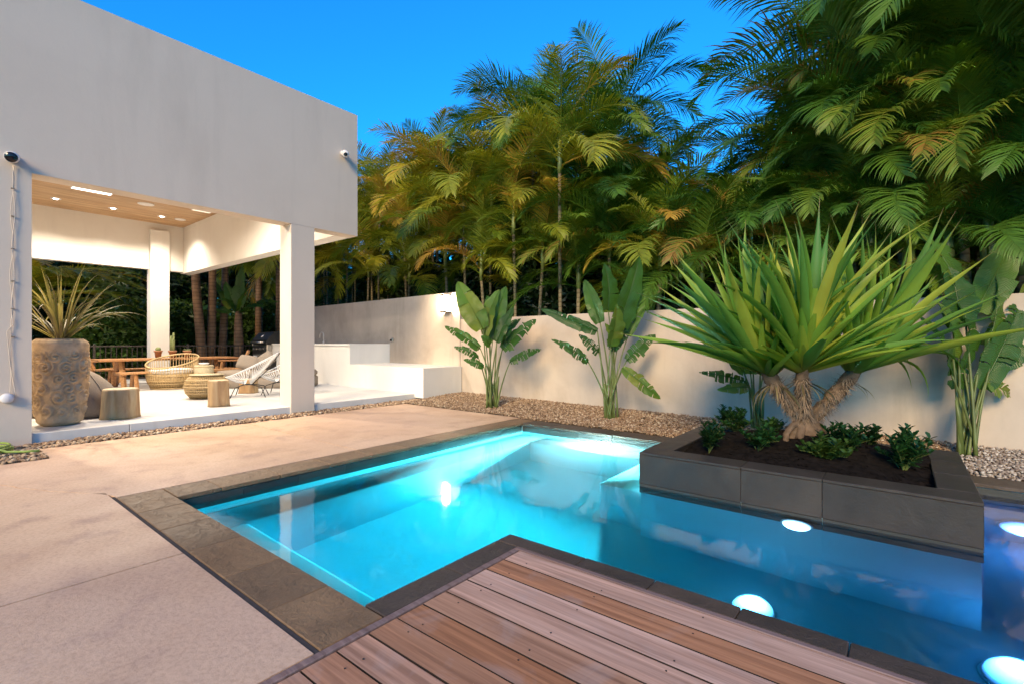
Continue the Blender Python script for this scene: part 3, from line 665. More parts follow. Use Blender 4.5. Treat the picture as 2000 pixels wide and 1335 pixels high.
# ------------------------------------------------------------------ broad-leaved plants (bird of paradise)
def blade(base, tip, width, sag, face, seed, torn, m=None):
    """broad leaf from base to tip; face = direction the upper side looks"""
    rr = random.Random(seed); base = Vector(base); tip = Vector(tip); ax = tip-base; L = ax.length; t0 = ax.normalized()
    b = MB(); b.att = []; K = 22; side = t0.cross(Vector(face)).normalized(); nrm = side.cross(t0).normalized()
    mid = []
    for i in range(K+1):
        s = i/K; mid.append(base + ax*s + nrm*(math.sin(math.pi*s)*sag) )
    prof = lambda s: (math.sin(math.pi*min(1,.06+.94*s)**.72)**.62 if s < .999 else 0.0)
    for sg in (-1,1):
        i = 0
        while i < K:
            if torn: ln = rr.choice((1,1,2,2,3)) if rr.random() < torn else rr.choice((4,5,6))
            else: ln = rr.choice((7,9,12))
            j = min(K, i+ln); fold = rr.uniform(.1,.4) + (rr.uniform(-.25,.7)*torn if torn else 0); sweep = rr.uniform(.1,.3); cut = rr.uniform(.72,1) if torn else rr.uniform(.95,1.02)
            vs = []; fs = []
            for k in range(i, j+1):
                s = k/K; kk = s
                if torn and j-i < 4: kk = min(max(s, i/K+.012), j/K-.004) if rr.random() < .9 else s
                hw = width*.5*prof(kk)*cut*rr.uniform(.97,1.03); p = mid[k] if kk == s else base+ax*kk+nrm*(math.sin(math.pi*kk)*sag)
                d = (side*sg*math.cos(fold)+nrm*math.sin(fold)*.8 + t0*sweep).normalized()
                e = p+d*hw; q = p+d*hw*.5+nrm*hw*.06
                e = e + nrm*hw*.1*math.sin(k*1.1+seed+sg) + t0*hw*.05*math.sin(k*2.3+seed)
                e = e - Vector((0,0,1))*hw*(.15+.5*torn*rr.random()*.6)
                vs += [p,q,e]; b.att += [s*L, s*L+.02, s*L+.05]
            for k in range(j-i): a = 3*k; fs += [(a,a+3,a+4,a+1),(a+1,a+4,a+5,a+2)] if sg > 0 else [(a,a+1,a+4,a+3),(a+1,a+2,a+5,a+4)]
            b.add(vs, fs); i = j
    b.tube(mid[::2]+[mid[-1]], [max(.002,.011*(1-.8*i/12)) for i in range(len(mid[::2])+1)], 5)
    return b
def bop(label, bu, bv, bz, leaves, seed, extra=0, gp='broad-leaved plants along the garden wall'):
    rr = random.Random(seed); base = Wz(bu, bv, bz); dep = base.dot(FWD); t = thing('bird_of_paradise_plant', label, 'plant', base, 0, gp)
    for k, (u0,v0,u1,v1,wd,dz,torn) in enumerate(leaves):
        d0 = dep+dz*.5; p0 = W(u0,v0,d0); p1 = W(u1,v1,dep+dz)
        face = (-FWD*rr.uniform(.5,1)+UP*rr.uniform(.2,.7)+RIGHT*rr.uniform(-.5,.5))
        L = (p1-p0).length
        b = blade(p0-base, p1-base, wd, L*rr.uniform(.04,.12), face, seed*50+k, torn); lf_ = b.build('leaf', M['banana'], t, True)
        s0 = Vector((rr.uniform(-.08,.08),rr.uniform(-.08,.08),-.03)); e = p0-base; mid = s0.lerp(e,.5); mid = Vector((s0.x+(e.x-s0.x)*.28, s0.y+(e.y-s0.y)*.28, s0.z+(e.z-s0.z)*.52))
        q = []
        for i in range(11):
            f = i/10; q.append(s0*(1-f)**2+mid*2*f*(1-f)+e*f*f)
        b = MB(); b.tube(q, [.02-.011*(i/10)**.7 for i in range(11)], 7); b.build('stalk', M['stalk'], lf_, True)
    for k in range(max(1,extra-3)):
        a = rr.uniform(0,6.28); q = [Vector((math.cos(a)*.07,math.sin(a)*.07,-.03)), Vector((math.cos(a)*.1,math.sin(a)*.1,.4)), Vector((math.cos(a)*.13,math.sin(a)*.13,rr.uniform(.5,.8)))]
        b = MB(); b.tube(q, [.032,.024,.01], 7); b.build('leaf_sheath', M['stalk'], t, True)
    return t
def z3(l, sx, ox, oy): return [(ox+a*sx, oy+b*sx, ox+c*sx, oy+d*sx, w_, dz, t_) for a,b,c,d,w_,dz,t_ in l]
bop('broad-leaved plant under the wall lamp, left of the other', 961,793,.06, z3([
 (485,640,290,275,.46,-.1,0),(500,690,610,335,.36,.15,0),(560,720,660,310,.34,.25,0),(590,740,720,470,.3,-.2,.2),(465,790,190,615,.27,-.1,.7),(450,860,262,772,.2,.05,.9),
 (490,925,335,872,.18,-.15,.3),(630,800,892,565,.4,.05,.5),(690,890,932,792,.22,-.05,.7),(540,760,470,690,.2,-.3,0),(600,700,775,560,.24,.2,.5),(640,760,690,560,.22,.1,.3),(530,740,520,380,.26,.3,0)], .2546,820,480), 31, 4)
bop('taller broad-leaved plant with a hanging yellowed leaf, in mid wall', 1195,815,.06, z3([
 (490,560,378,245,.26,.2,0),(548,470,520,128,.36,.25,0),(600,640,775,75,.42,-.05,.1),(565,730,610,420,.34,-.25,.1),(470,620,60,455,.24,-.1,.5),(480,770,335,640,.2,0,.9),(405,842,135,675,.2,-.1,.8),(690,650,840,350,.2,.2,.5),
 (680,830,890,640,.3,-.05,.5),(650,880,925,1105,.26,-.25,.5),(590,740,525,560,.26,.05,.2),(620,700,700,540,.22,.2,.4),(570,760,640,560,.26,.1,.2)], .27,1040,480), 32, 4)
bop('broad-leaved plant half hidden behind the spiky fan leaves', 1480,838,.06, [(1452,725,1372,668,.34,-.1,.4),(1458,745,1365,726,.22,0,.8),(1470,700,1430,640,.3,.1,.2),(1488,690,1500,560,.34,.2,.1),(1500,700,1560,600,.3,.15,.2),(1462,755,1400,760,.18,-.15,.6),(1466,730,1470,640,.28,-.1,.2)], 33, 4)
bop('large dark broad-leaved plant at the right edge beside the planter', 1890,886,.06, [(1882,720,1862,575,.32,.2,.3),(1915,760,2000,570,.36,.15,.4),(1862,700,1828,588,.36,.1,.2),(1858,730,1785,612,.3,-.05,.7),(1925,745,1972,768,.22,.1,.8),(1935,710,2030,650,.36,.15,.4),
 (1905,610,1990,440,.42,.35,.1),(1880,580,1790,450,.4,.45,.2),(1872,640,1850,520,.42,.25,.1),(1930,680,2040,560,.4,.3,.2),(1915,700,1945,540,.38,.2,.1),(1868,760,1850,690,.3,.2,.4),(1960,640,2050,480,.4,.5,.2)], 34, 5)

# ------------------------------------------------------------------ screw pine in the planter
def strap(L, wd, bend, blunt, seed, twist=0):
    b = MB(); K = 12; vs = []; p = Vector((0,0,0)); rr = random.Random(seed)
    for i in range(K+1):
        s = i/K; e = R(-bend*s*s); t = Vector((math.cos(e),0,math.sin(e)))
        wv = wd*(.42+.68*math.sin(math.pi*min(1,s*1.05)**.7))*(1-s**5*.9 if not blunt else (1 if s < .93 else .72))
        if not blunt and s > .68: wv *= (1-(s-.68)/.32)**.6+.02
        n = Vector((-t.z,0,t.x)); a = twist*s
        yv = Vector((0,math.cos(a),math.sin(a)))
        vs += [p-yv*wv*.5+n*wv*.38, p, p+yv*wv*.5+n*wv*.38]
        p = p+t*(L/K)
    b.add(vs, [q for i in range(K) for q in ((3*i,3*i+3,3*i+4,3*i+1),(3*i+1,3*i+4,3*i+5,3*i+2))]); return b
LM = [strap(1.0,.064,bd,False,i,tw).mesh('leaf', M['pand'], True) for i, (bd, tw) in enumerate(((4,.1),(12,-.2),(26,.35),(8,-.4),(20,.15),(42,.3)))]
LD = [strap(1.0,.055,bd,False,i+20,.4).mesh('leaf', M['pand'], True) for i, bd in enumerate((75,105,130))]
LB = [strap(.5,.07,6,True,i+9,.1*i).mesh('leaf', M['pand'], True) for i in range(2)]
pb = Vector((-.74,5.62,.3)); pdp = pb.dot(FWD)
pan = thing('screw_pine', 'spiky fan-leaved screw pine with three shaggy trunks in the planter', 'screw pine', pb)
prr = random.Random(11)
def pw(u, v, dd=0): return W(u, v, pdp+dd)-pb
crowns = [(pw(1508,740,-.05), (RIGHT*-.58+UP*.8-FWD*.1).normalized(), 78), (pw(1565,733,-.2), (RIGHT*.02+UP*.97-FWD*.28).normalized(), 84), (pw(1660,736,.02), (RIGHT*.58+UP*.8-FWD*.1).normalized(), 84)]
hub = pw(1574,826,-.02)
fb = MB()
for ci, (c, ax, nl) in enumerate(crowns):
    pts = []
    m1 = hub.lerp(c,.45)+Vector((0,0,-.03))
    for i in range(13):
        f = i/12; q = hub*(1-f)**2+m1*2*f*(1-f)+c*f*f; pts.append(q+Vector((prr.uniform(-.008,.008),prr.uniform(-.008,.008),0)))
    b = MB(); b.tube(pts+[c+ax*.12], [.08,.068]+[.063+prr.uniform(-.01,.012) for _ in range(11)]+[.05], 14); b.build('trunk', M['pandtrunk'], pan, True)
    for k in range(900):
        f = prr.random()**.8; q = hub*(1-f)**2+m1*2*f*(1-f)+c*f*f; a = prr.uniform(0,6.28); tn = (c-hub).normalized(); e1 = tn.cross(UP).normalized(); e2 = tn.cross(e1)
        rd = (e1*math.cos(a)+e2*math.sin(a)); s = q+rd*.066; d = (rd*prr.uniform(.3,1)-UP*prr.uniform(.1,.8)+tn*prr.uniform(-.3,.3)).normalized()*prr.uniform(.03,.1); w_ = d.cross(rd+UP*.3).normalized()*.004
        fb.add([s-w_,s+w_,s+d], [(0,1,2)])
    e1 = ax.cross(FWD).normalized(); e2 = ax.cross(e1).normalized()
    for k in range(nl):
        f = (k+.5)/nl; th = R(6+66*f**.9) ; ph = k*2.39996+prr.uniform(-.25,.25)
        d = (ax*math.cos(th)+(e1*math.cos(ph)+e2*math.sin(ph))*math.sin(th)).normalized()
        toward = -d.dot(FWD)
        if toward > .45: d = (d+FWD*(toward-.45)*.9).normalized()
        low = d.z < .3
        if low and not (d.dot(RIGHT) > .5 and toward < .45 and d.z > -.1): continue
        o = None
        if toward > .3 and d.z > -.25 and prr.random() < (.8 if toward > .5 else .45):
            me = prr.choice(LB); L = prr.uniform(1.0,1.6)
        elif low and toward < .5:
            me = prr.choice(LD); L = prr.uniform(1.0,1.35)
        else:
            me = prr.choice(LM); L = prr.uniform(1.15,1.45)*(1.16 if th < R(42) else 1.0)
        zz = (ax - d*ax.dot(d)); zz = zz.normalized() if zz.length > .05 else e1
        if low: zz = (UP - d*UP.dot(d)).normalized(); d = (d+UP*.35).normalized(); zz = (UP - d*UP.dot(d)).normalized()
        yy = zz.cross(d).normalized(); mat = Matrix((d, yy, zz)).transposed().to_4x4()
        o = obj('leaf', me, pan); o.matrix_local = Matrix.Translation(c+ax*.05*(1-f)+d*.03) @ mat @ Matrix.Scale(L, 4)
LX = [strap(1.0,.05,bd,False,70+i,.8).mesh('dry_leaf', M['straw'], True) for i, bd in enumerate((60,95))]
for c, ax, nl in crowns:
    for k in range(7):
        a = prr.uniform(0,6.28); d = (RIGHT*math.cos(a)+FWD*math.sin(a)*.8-UP*prr.uniform(.1,.7)).normalized(); zz = (UP-d*d.z).normalized(); yy = zz.cross(d).normalized()
        o = obj('dry_leaf', prr.choice(LX), pan); o.matrix_local = Matrix.Translation(c-ax*.04+d*.05) @ Matrix((d,yy,zz)).transposed().to_4x4() @ Matrix.Scale(prr.uniform(.2,.42),4)
stuff(fb.build('trunk_fibres', M['fibre'], pan))
b = MB(); b.tube([hub+Vector((0,0,.06)), hub, hub-Vector((0,0,.12)), Vector((hub.x,hub.y,-.15))], [.08,.12,.12,.14], 14); b.build('trunk_base', M['pandtrunk'], pan, True)
for k, (u, v, r) in enumerate(((1535,846,.03),(1547,850,.035),(1562,850,.04),(1590,850,.04),(1603,848,.035),(1615,845,.025))):
    q = pw(u,v,-.12+.04*(k%2)); s = hub+(q-hub)*.25; s.z = hub.z+.02; b = MB(); b.tube([s, s.lerp(q,.6)+Vector((0,0,.03)), q, Vector((q.x,q.y,-.2))], [r*1.2,r,r*.95,r], 9); b.build('prop_root', M['pandtrunk'], pan, True)

# shrubs at its foot
def shrub(u, v, z, rad, h, n, seed, lab):
    base = Wz(u, v, z); rr = random.Random(seed); t = thing('low_shrub', lab, 'shrub', base, 0, 'glossy low shrubs in the planter'); lf = MB(); st = MB()
    for k in range(n):
        a = rr.uniform(0,6.28); rd = rad*rr.random()**.6; tip = Vector((math.cos(a)*rd, math.sin(a)*rd, h*rr.uniform(.35,.85)*(1-.35*(rd/rad)**2)))
        mid = tip*.5+Vector((0,0,.03)); st.tube([(0,0,-.03), mid, tip], [.0035,.003,.002], 4)
        for q in range(20):
            f = .2+.8*q/19; p = (Vector((0,0,0)).lerp(mid, f*2) if f < .5 else mid.lerp(tip,(f-.5)*2)); aa = q*2.4+a; up = .1+.8*(q/19)
            d = Vector((math.cos(aa),math.sin(aa),up+rr.uniform(-.2,.2))).normalized(); s = rr.uniform(.05,.085); w_ = d.cross(UP).normalized()*s*.26; n_ = w_.cross(d).normalized()*s*.08
            lf.add([p, p+d*s*.35+w_*.8+n_, p+d*s*.75+w_*.9+n_, p+d*s*1.02, p+d*s*.75-w_*.9+n_, p+d*s*.35-w_*.8+n_], [(0,1,2,3),(0,3,4,5)])
    st.build('stems', M['stalk'], t); stuff(lf.build('leaves', M['shrub'], t))
shr = [(1385,878,.2,.2,.34,16,'leafy shrub in the left front corner of the planter'),(1440,846,.22,.2,.34,15,'leafy shrub behind the corner shrub, left of the trunks'),(1480,876,.24,.2,.26,15,'low shrub in front of the left trunk'),(1420,838,.2,.12,.36,8,'thin upright shrub at the back left of the planter'),
 (1610,900,.2,.22,.28,17,'shrub right of the bare soil, nearest the planter front'),(1650,885,.24,.24,.34,18,'bushy shrub right of the trunks'),(1690,880,.22,.16,.3,10,'small shrub between the two bushy ones'),(1765,916,.2,.22,.42,22,'tallest shrub in the right corner of the planter'),(1510,850,.28,.12,.24,7,'sparse sprig against the trunk base')]
for k, a in enumerate(shr): shrub(*a[:3], *a[3:6], 60+k, a[6])
# ------------------------------------------------------------------ patio furniture
ZP = .13
def PX(u, x, z=-.05):
    return P(u, x/((u-1000)/FP*C_-S_), z)
def P(u, dep, z=ZP):
    q = W(u, 667.5, dep); return Vector((q.x, q.y, z))
FA = math.atan2(-FWD.y, -FWD.x)          # angle of the direction towards the camera
# carved stone urn
loc = P(118, 6.62); urn = thing('carved_urn', 'tall carved stone urn at the left end of the patio', 'urn', loc)
rr = random.Random(4); cen = []
for row, z in enumerate((.2,.36,.52,.66,.8,.93)):
    for k in range(9): cen.append(((k+.5*(row%2)+rr.uniform(-.25,.25))/9*6.2832, z+rr.uniform(-.04,.04), rr.uniform(.07,.12), rr.uniform(.8,1.5), rr.choice((-1,1))))
def relief(r, z, a):
    if z < .1 or z > 1.02: return r
    best = 9; h = 0
    for ca, cz, cr, kk, sg in cen:
        da = (a-ca+math.pi)%(2*math.pi)-math.pi; dx = da*.32; dz = z-cz; d = math.hypot(dx,dz)
        if d < cr and d/cr < best:
            best = d/cr; h = .5+.5*math.cos(d*95*kk+sg*math.atan2(dz,dx)); h = h**.6*(1-.4*best)
    e = min(1,(z-.1)/.08)*min(1,(1.02-z)/.08)
    return r + (.05*h-.024)*e + .006*noise.noise(Vector((a*9,z*24,1)))
prof = []
for i in range(120):
    z = 1.16*i/119; s = z/1.16
    r = .225+.075*math.sin(math.pi*min(1,s*1.25)*.5)**.7 if s < .8 else .3
    if s < .06: r -= .05*(1-s/.06)**2
    if s > .93: r -= .06*((s-.93)/.07)**2
    prof.append((r,z))
b = MB(); b.lathe(prof, 150, fn=relief); b.build('body', M['carved'], urn, True)
b = MB(); b.lathe([(.235,1.155),(.245,1.165),(.21,1.163),(.205,1.12)], 60); b.build('rim', M['carved'], urn, True)
gp = thing('potted_grass', 'spiky strap-leaved plant growing out of the carved urn', 'plant', loc+Vector((0,0,1.14)))
SM = [strap(1.0,.028,bd,False,40+i,.5).mesh('leaf', M['straw'], True) for i, bd in enumerate((12,40,85,130))]
for k in range(60):
    a = rr.uniform(0,6.28); f = (k/59); el = R(86-48*f+rr.uniform(-8,8)); d = Vector((math.cos(a)*math.cos(el),math.sin(a)*math.cos(el),math.sin(el)))
    zz = (UP-d*d.z).normalized(); yy = zz.cross(d); mt = Matrix((d,yy,zz)).transposed().to_4x4()
    o = obj('leaf', SM[0 if f < .12 else (rr.choice((0,1,1,2)) if f < .5 else rr.choice((1,2,3,3)))], gp); o.matrix_local = Matrix.Translation((math.cos(a)*.08*rr.random(),math.sin(a)*.08*rr.random(),0)) @ mt @ Matrix.Scale(rr.uniform(.65,1.15),4)
# beanbags
def beanbag(u, dep, rx, h, rz, lab):
    t = thing('bean_bag', lab, 'bean bag', P(u,dep), rz, 'taupe bean bags')
    def fn(r, z, a): return r*(1+.05*math.sin(3*a+z*5)+.03*noise.noise(Vector((math.cos(a)*3,math.sin(a)*3,z*5))))
    b = MB(); pr = [(rx*.8,0),(rx*.97,.05),(rx*1.02,.16),(rx*.97,.3*h/.7),(rx*.8,.46*h/.7),(rx*.55,.6*h/.7),(rx*.28,.68*h/.7),(.03,h)]; b.lathe(pr, 40, fn=fn)
    b.v = [(x-.12*(z/h)**2, y, z) for x,y,z in b.v]; o = b.build('bag', M['taupe'], t, True)
    for k in range(5):
        q = []
        for i in range(8):
            r, z = pr[i]; a = k*1.2566; r = fn(r,z,a)+.004; q.append((r*math.cos(a)-.12*(z/h)**2, r*math.sin(a), z))
        b = MB(); b.tube(q, .006, 5); b.build('piping', M['taupe'], t, True)
beanbag(172, 7.35, .38, .72, FA+2.6, 'taupe bean bag right behind the carved urn')
beanbag(52, 7.3, .36, .74, FA, 'bean bag squeezed between the urn and the house wall')
# stumps
def stump(u, dep, r, h, seed, lab):
    t = thing('stump_stool', lab, 'stool', P(u,dep), 0, 'tree stump stools')
    rs = random.Random(seed); ph = rs.uniform(0,6)
    def fn(q, z, a): return q*(1+.05*math.sin(3*a+ph)+.04*math.sin(5*a+ph*2)+.02*math.sin(11*a)+.05*(1-z/h)**3*math.sin(4*a+ph))
    b = MB(); b.lathe([(r*1.06,0),(r*1.02,h*.1),(r*.99,h*.35),(r*.97,h*.65),(r*.95,h*.95),(r*.92,h)], 48, fn=fn); b.build('trunk_section', M['stump'], t, True)
    b = MB(); b.lathe([(r*.915,h-.003),(r*.9,h+.005),(.002,h+.006)], 48, fn=lambda q,z,a: q*(1+.05*math.sin(3*a+ph)+.04*math.sin(5*a+ph*2)+.02*math.sin(11*a))); b.build('sawn_top', M['sawn'], t)
stump(236.5, 7.2, .225, .43, 1, 'wide tree stump stool right of the urn at the patio edge')
stump(427.5, 8.53, .165, .45, 2, 'slim tree stump stool in front of the round rattan table')
stump(486, 10.75, .19, .3, 3, 'low tree stump stool behind the white string chair')
# round rattan table
def rods(b, n, prof, r, ell=1, n_=5):
    for k in range(n):
        a = 2*math.pi*k/n; b.tube([(q*math.cos(a),q*math.sin(a)*ell,z) for q,z in prof], r, n_)
def ring(b, q, z, r, n=40): b.tube([(q*math.cos(2*math.pi*k/n),q*math.sin(2*math.pi*k/n),z) for k in range(n+1)], r, 5, False)
rt = thing('rattan_table', 'round barrel-shaped rattan side table', 'side table', P(404,9.75))
tb = [(.27,0),(.36,.12),(.39,.24),(.36,.37),(.27,.46)]
for k in range(64):
    b = MB(); a = 2*math.pi*k/64; b.tube([(q*math.cos(a),q*math.sin(a),z) for q,z in tb], .0065, 5)
    b.build('rod', M['rattan'], rt, True)
b = MB(); [ring(b,q,z,.011) for q,z in tb]; ring(b,.375,.17,.008); ring(b,.375,.3,.008); b.build('hoops', M['rattan'], rt, True)
b = MB(); b.lathe([(.27,.462),(.3,.464),(.3,.478),(.002,.48)], 40); b.build('top', M['cream'], rt, True)
b = MB(); b.lathe([(.24,.02),(.33,.12),(.36,.24),(.33,.36),(.25,.45)], 40); b.build('inner_basket', M['rattan'], rt, True)
# small woven stool with white dish
ws = thing('woven_stool', 'small woven drum stool beyond the rattan table', 'stool', P(398.5,11.6)); b = MB(); b.lathe([(.2,0),(.2,.55),(.195,.57),(.002,.572)], 32); b.build('drum', M['cream'], ws, True)
b = MB(); [ring(b,.203,z,.006) for z in (.03,.2,.38,.54)]; b.build('bindings', M['rattan'], ws, True)
ds = MB(); ds.lathe([(.06,0),(.1,.02),(.11,.05),(.1,.05),(.02,.02)], 24); o = ds.build('white_dish', M['pwhite'], None, True, loc=P(398.5,11.6,ZP+.573)); tag(o,'white dish on the woven stool','dish')
# rattan tub armchair
tc = thing('rattan_armchair', 'round rattan tub chair with off-white seat cushion', 'armchair', P(336,11.85), FA)
def tubrim(a): return .5+.2*(.5-.5*math.cos(a))**1.0*1.0 + .12*(.5-.5*math.cos(a))
for k in range(56):
    a = 2*math.pi*k/56; zt_ = tubrim(a); ro = .52+.06*(.5-.5*math.cos(a)); b = MB()
    b.tube([(.42*math.cos(a),.42*math.sin(a),.02),(.5*math.cos(a),.5*math.sin(a),.2),(.52*math.cos(a),.52*math.sin(a),.36),(ro*.97*math.cos(a),ro*.97*math.sin(a),zt_)], .0075, 5); b.build('rod', M['rattan'], tc, True)
b = MB(); b.tube([((.52+.06*(.5-.5*math.cos(a)))*.97*math.cos(a),(.52+.06*(.5-.5*math.cos(a)))*.97*math.sin(a),tubrim(a)) for a in [2*math.pi*k/48 for k in range(49)]], .02, 7, False); b.build('rim', M['rattan'], tc, True)
b = MB(); ring(b,.42,.02,.018); ring(b,.5,.2,.01); ring(b,.52,.35,.01); ring(b,.485,.13,.008); b.build('hoops', M['rattan'], tc, True)
b = MB(); b.lathe([(.4,.03),(.48,.2),(.47,.34),(.1,.345),(.002,.346)], 40); b.build('seat_shell', M['rattan'], tc, True)
b = MB(); b.lathe([(.36,.35),(.44,.37),(.46,.42),(.43,.465),(.3,.485),(.002,.49)], 40); b.build('cushion', M['cushion'], tc, True)
# string chairs
def string_chair(u, dep, rz, lab):
    t = thing('string_chair', lab, 'chair', P(u,dep), rz, 'white string lounge chairs')
    rp = []; n = 56
    for k in range(n):
        a = 2*math.pi*k/n; s = .5-.5*math.cos(a); wdt = .4*math.sin(a)*(1-.12*s)*(1 if True else 0)
        x = .44-1.0*s**1.0; z = .4+.5*s**1.25; rp.append(Vector((x, wdt, z)))
    b = MB(); b.tube(rp+[rp[0]], .011, 7, False); b.build('frame_ring', M['cord'], t, True)
    hub_ = Vector((.02,0,.26))
    for k in range(n):
        if k % 1: continue
        p = rp[k]; q = hub_+Vector((0.06*(1 if k < n*.22 or k > n*.78 else -1), .09*math.sin(2*math.pi*k/n), .0)); m_ = p.lerp(q,.6)-Vector((0,0,.02))
        b = MB(); b.tube([p,m_,q], .0055, 4, False); b.build('cord', M['cord'], t, True)
    b = MB(); b.tube([rp[28]+Vector((-.02,0,0)), Vector((-.35,.0,.55)), hub_+Vector((-.07,0,-.02))], .009, 6); b.tube([hub_+Vector((.07*math.cos(a),.1*math.sin(a),-.01)) for a in [2*math.pi*k/20 for k in range(21)]], .009, 6, False); b.build('back_strut', M['iron'], t, True)
    for sx, sy in ((.3,.3),(.3,-.3),(-.33,.26),(-.33,-.26)):
        b = MB(); b.tube([hub_+Vector((.06*(1 if sx>0 else -1),.06*(1 if sy>0 else -1),-.01)), Vector((sx*.75,sy*.75,.2)), Vector((sx,sy,0))], .009, 6); b.build('leg', M['iron'], t, True)
LA = math.atan2(-RIGHT.y,-RIGHT.x)
string_chair(487, 10.05, LA+.35, 'white string lounge chair in full view beside the column')
string_chair(548, 10.6, LA+.15, 'white string lounge chair half hidden by the column')
# sofa
sf = thing('outdoor_sofa', 'low taupe daybed sofa behind the string chairs', 'sofa', P(515,12.2), LA+math.pi)
b = MB(); b.cbox(-.95,1.2,-.45,.45,.0,.26,.03); b.build('base', M['taupe'], sf, True)
b = MB(); b.cbox(-.95,1.2,-.46,.44,.262,.42,.05); b.build('mattress', M['taupe'], sf, True)
def cushion(x, y, z, rx, ry, rz, nm='cushion'):
    b = MB(); n = 12; vs = []
    for sgn in (1,-1):
        for j in range(n+1):
            for i in range(n+1):
                a, c = i/n*2-1, j/n*2-1; e = (1-a**4)*(1-c**4); vs.append((a*.27*(1-.1*c*c),c*.2*(1-.1*a*a),sgn*.085*e**.6))
    q = (n+1)**2; fs = []
    for j in range(n):
        for i in range(n):
            a = j*(n+1)+i; fs += [(a,a+1,a+n+2,a+n+1),(q+a,q+a+n+1,q+a+n+2,q+a+1)]
    b.add(vs, fs); o = b.build('throw_cushion', M['taupe'], None, True, loc=sf.matrix_basis @ Vector((x,y,z))); o.rotation_euler = (rx,ry,rz+LA+math.pi); return o
sf.matrix_basis = Matrix.Translation(P(515,12.2)) @ Matrix.Rotation(LA+math.pi,4,'Z')
tag(cushion(-.45,.12,.6,R(62),R(12),.1),'taupe cushion leaning at the left end of the daybed','cushion','cushions on the daybed')
tag(cushion(-.1,.22,.63,R(68),R(-38),.2),'upturned taupe cushion in the middle of the daybed','cushion','cushions on the daybed')
# dining table, benches, chairs
tx0, tx1, ty0, ty1 = -15.55,-14.55,2.8,5.85
dt = thing('dining_table', 'long teak dining table at the back of the patio', 'table', (-15.05,4.3,ZP))
for k in range(6):
    b = MB(); b.cbox(-.5+k*.167,-.5+(k+1)*.167-.004,-1.53,1.53,.66,.705,.004); b.build('top_board', M['teak'], dt)
for y in (-1.05,1.05):
    for sx in (-1,1):
        b = MB(); b.tube([(sx*.42,y,0),(sx*.16,y,.66)], .06, 4); b.build('leg', M['teak'], dt)
    b = MB(); b.cbox(-.4,.4,y-.05,y+.05,.3,.38,.004); b.build('cross_bar', M['teak'], dt)
b = MB(); b.cbox(-.05,.05,-1.0,1.0,.31,.37,.004); b.build('stretcher', M['teak'], dt)
for x, lab in ((-14.0,'teak bench on the near side of the dining table'),(-16.05,'teak bench on the far side of the dining table')):
    bt = thing('bench', lab, 'bench', (x,4.3,ZP), 0, 'benches at the dining table')
    for k in range(3): b = MB(); b.cbox(-.2+k*.135,-.2+k*.135+.13,-1.3,1.3,.38,.42,.004); b.build('seat_board', M['teak'], bt)
    for y in (-1.0,1.0):
        for sx in (-1,1): b = MB(); b.tube([(sx*.24,y,0),(sx*.1,y,.38)], .045, 4); b.build('leg', M['teak'], bt)
def armchair(x, y, rz, lab):
    t = thing('teak_armchair', lab, 'armchair', (x,y,ZP), rz, 'teak armchairs at the dining table')
    for k in range(6): b = MB(); b.cbox(-.25+k*.085,-.25+k*.085+.075,-.27,.27,.37+.008*k,.395+.008*k,.004); b.build('seat_slat', M['teak'], t)
    for k in range(7):
        yy = -.24+k*.08; b = MB(); b.tube([(-.25,yy,.38),(-.42,yy,.86)], .022, 4); b.build('back_slat', M['teak'], t)
    b = MB(); b.tube([(-.42,-.3,.87),(-.42,.3,.87)], .035, 4); b.build('top_rail', M['teak'], t)
    for s in (-1,1):
        b = MB(); b.tube([(.28,s*.31,0),(.2,s*.31,.6)], .032, 4); b.build('leg', M['teak'], t)
        b = MB(); b.tube([(-.36,s*.31,0),(-.24,s*.31,.4),(-.43,s*.31,.88)], .032, 4); b.build('leg', M['teak'], t)
        b = MB(); b.cbox(-.38,.3,s*.31-.04,s*.31+.04,.6,.63,.006); b.build('armrest', M['teak'], t)
pc = P(205,13.0); armchair(pc.x, pc.y, R(75), 'teak armchair at the left end of the dining table')
pc = P(452,13.6); armchair(pc.x, pc.y, R(-115), 'teak armchair at the right end of the dining table')
TT = ZP+.706
def pot(u, dep, kind, lab, clab):
    q = P(u,dep,TT); t = thing('clay_pot', lab, 'pot', q, 0, 'clay pots on the dining table'); b = MB(); b.lathe([(.06,0),(.085,.15),(.1,.15),(.1,.19),(.088,.19),(.08,.15)], 24); b.build('body', M['terra'], t, True)
    b = MB(); b.lathe([(.079,.14),(.04,.156),(.002,.158)], 20); b.build('soil', M['soil'], t, True)
    c = thing('cactus', clab, 'cactus', q+Vector((0,0,.158)), 0, 'potted cacti')
    if kind == 0:
        b = MB(); b.lathe([(.03,-.01),(.055,.03),(.06,.07),(.04,.11),(.002,.12)], 24, fn=lambda r,z,a: r*(1+.1*math.cos(10*a))); b.build('body', M['cactus'], c, True)
    elif kind == 1:
        for x, h in ((-.04,.42),(.03,.5),(.01,.34)):
            b = MB(); b.tube([(x,x*.5,-.02),(x*1.2,x*.5,h*.5),(x*1.1,x*.5,h*.95),(x*1.1,x*.5,h)], [.026,.03,.026,.008], 8); b.build('column', M['cactus'], c, True)
    else:
        for k in range(9):
            a = k*.7; b = MB(); b.tube([(0,0,0),(.05*math.cos(a),.05*math.sin(a),.05),(.085*math.cos(a),.085*math.sin(a),.07)], [.012,.012,.002], 5); b.build('leaf', M['cactus'], c, True)
pot(309,12.95,0,'clay pot with a round cactus, leftmost on the table','small round cactus in the leftmost clay pot')
pot(337,12.85,1,'clay pot with a tall cactus behind the tub chair','tall columnar cactus in the middle clay pot')
pot(365.5,12.95,2,'clay pot with a small succulent, rightmost on the table','small succulent in the rightmost clay pot')
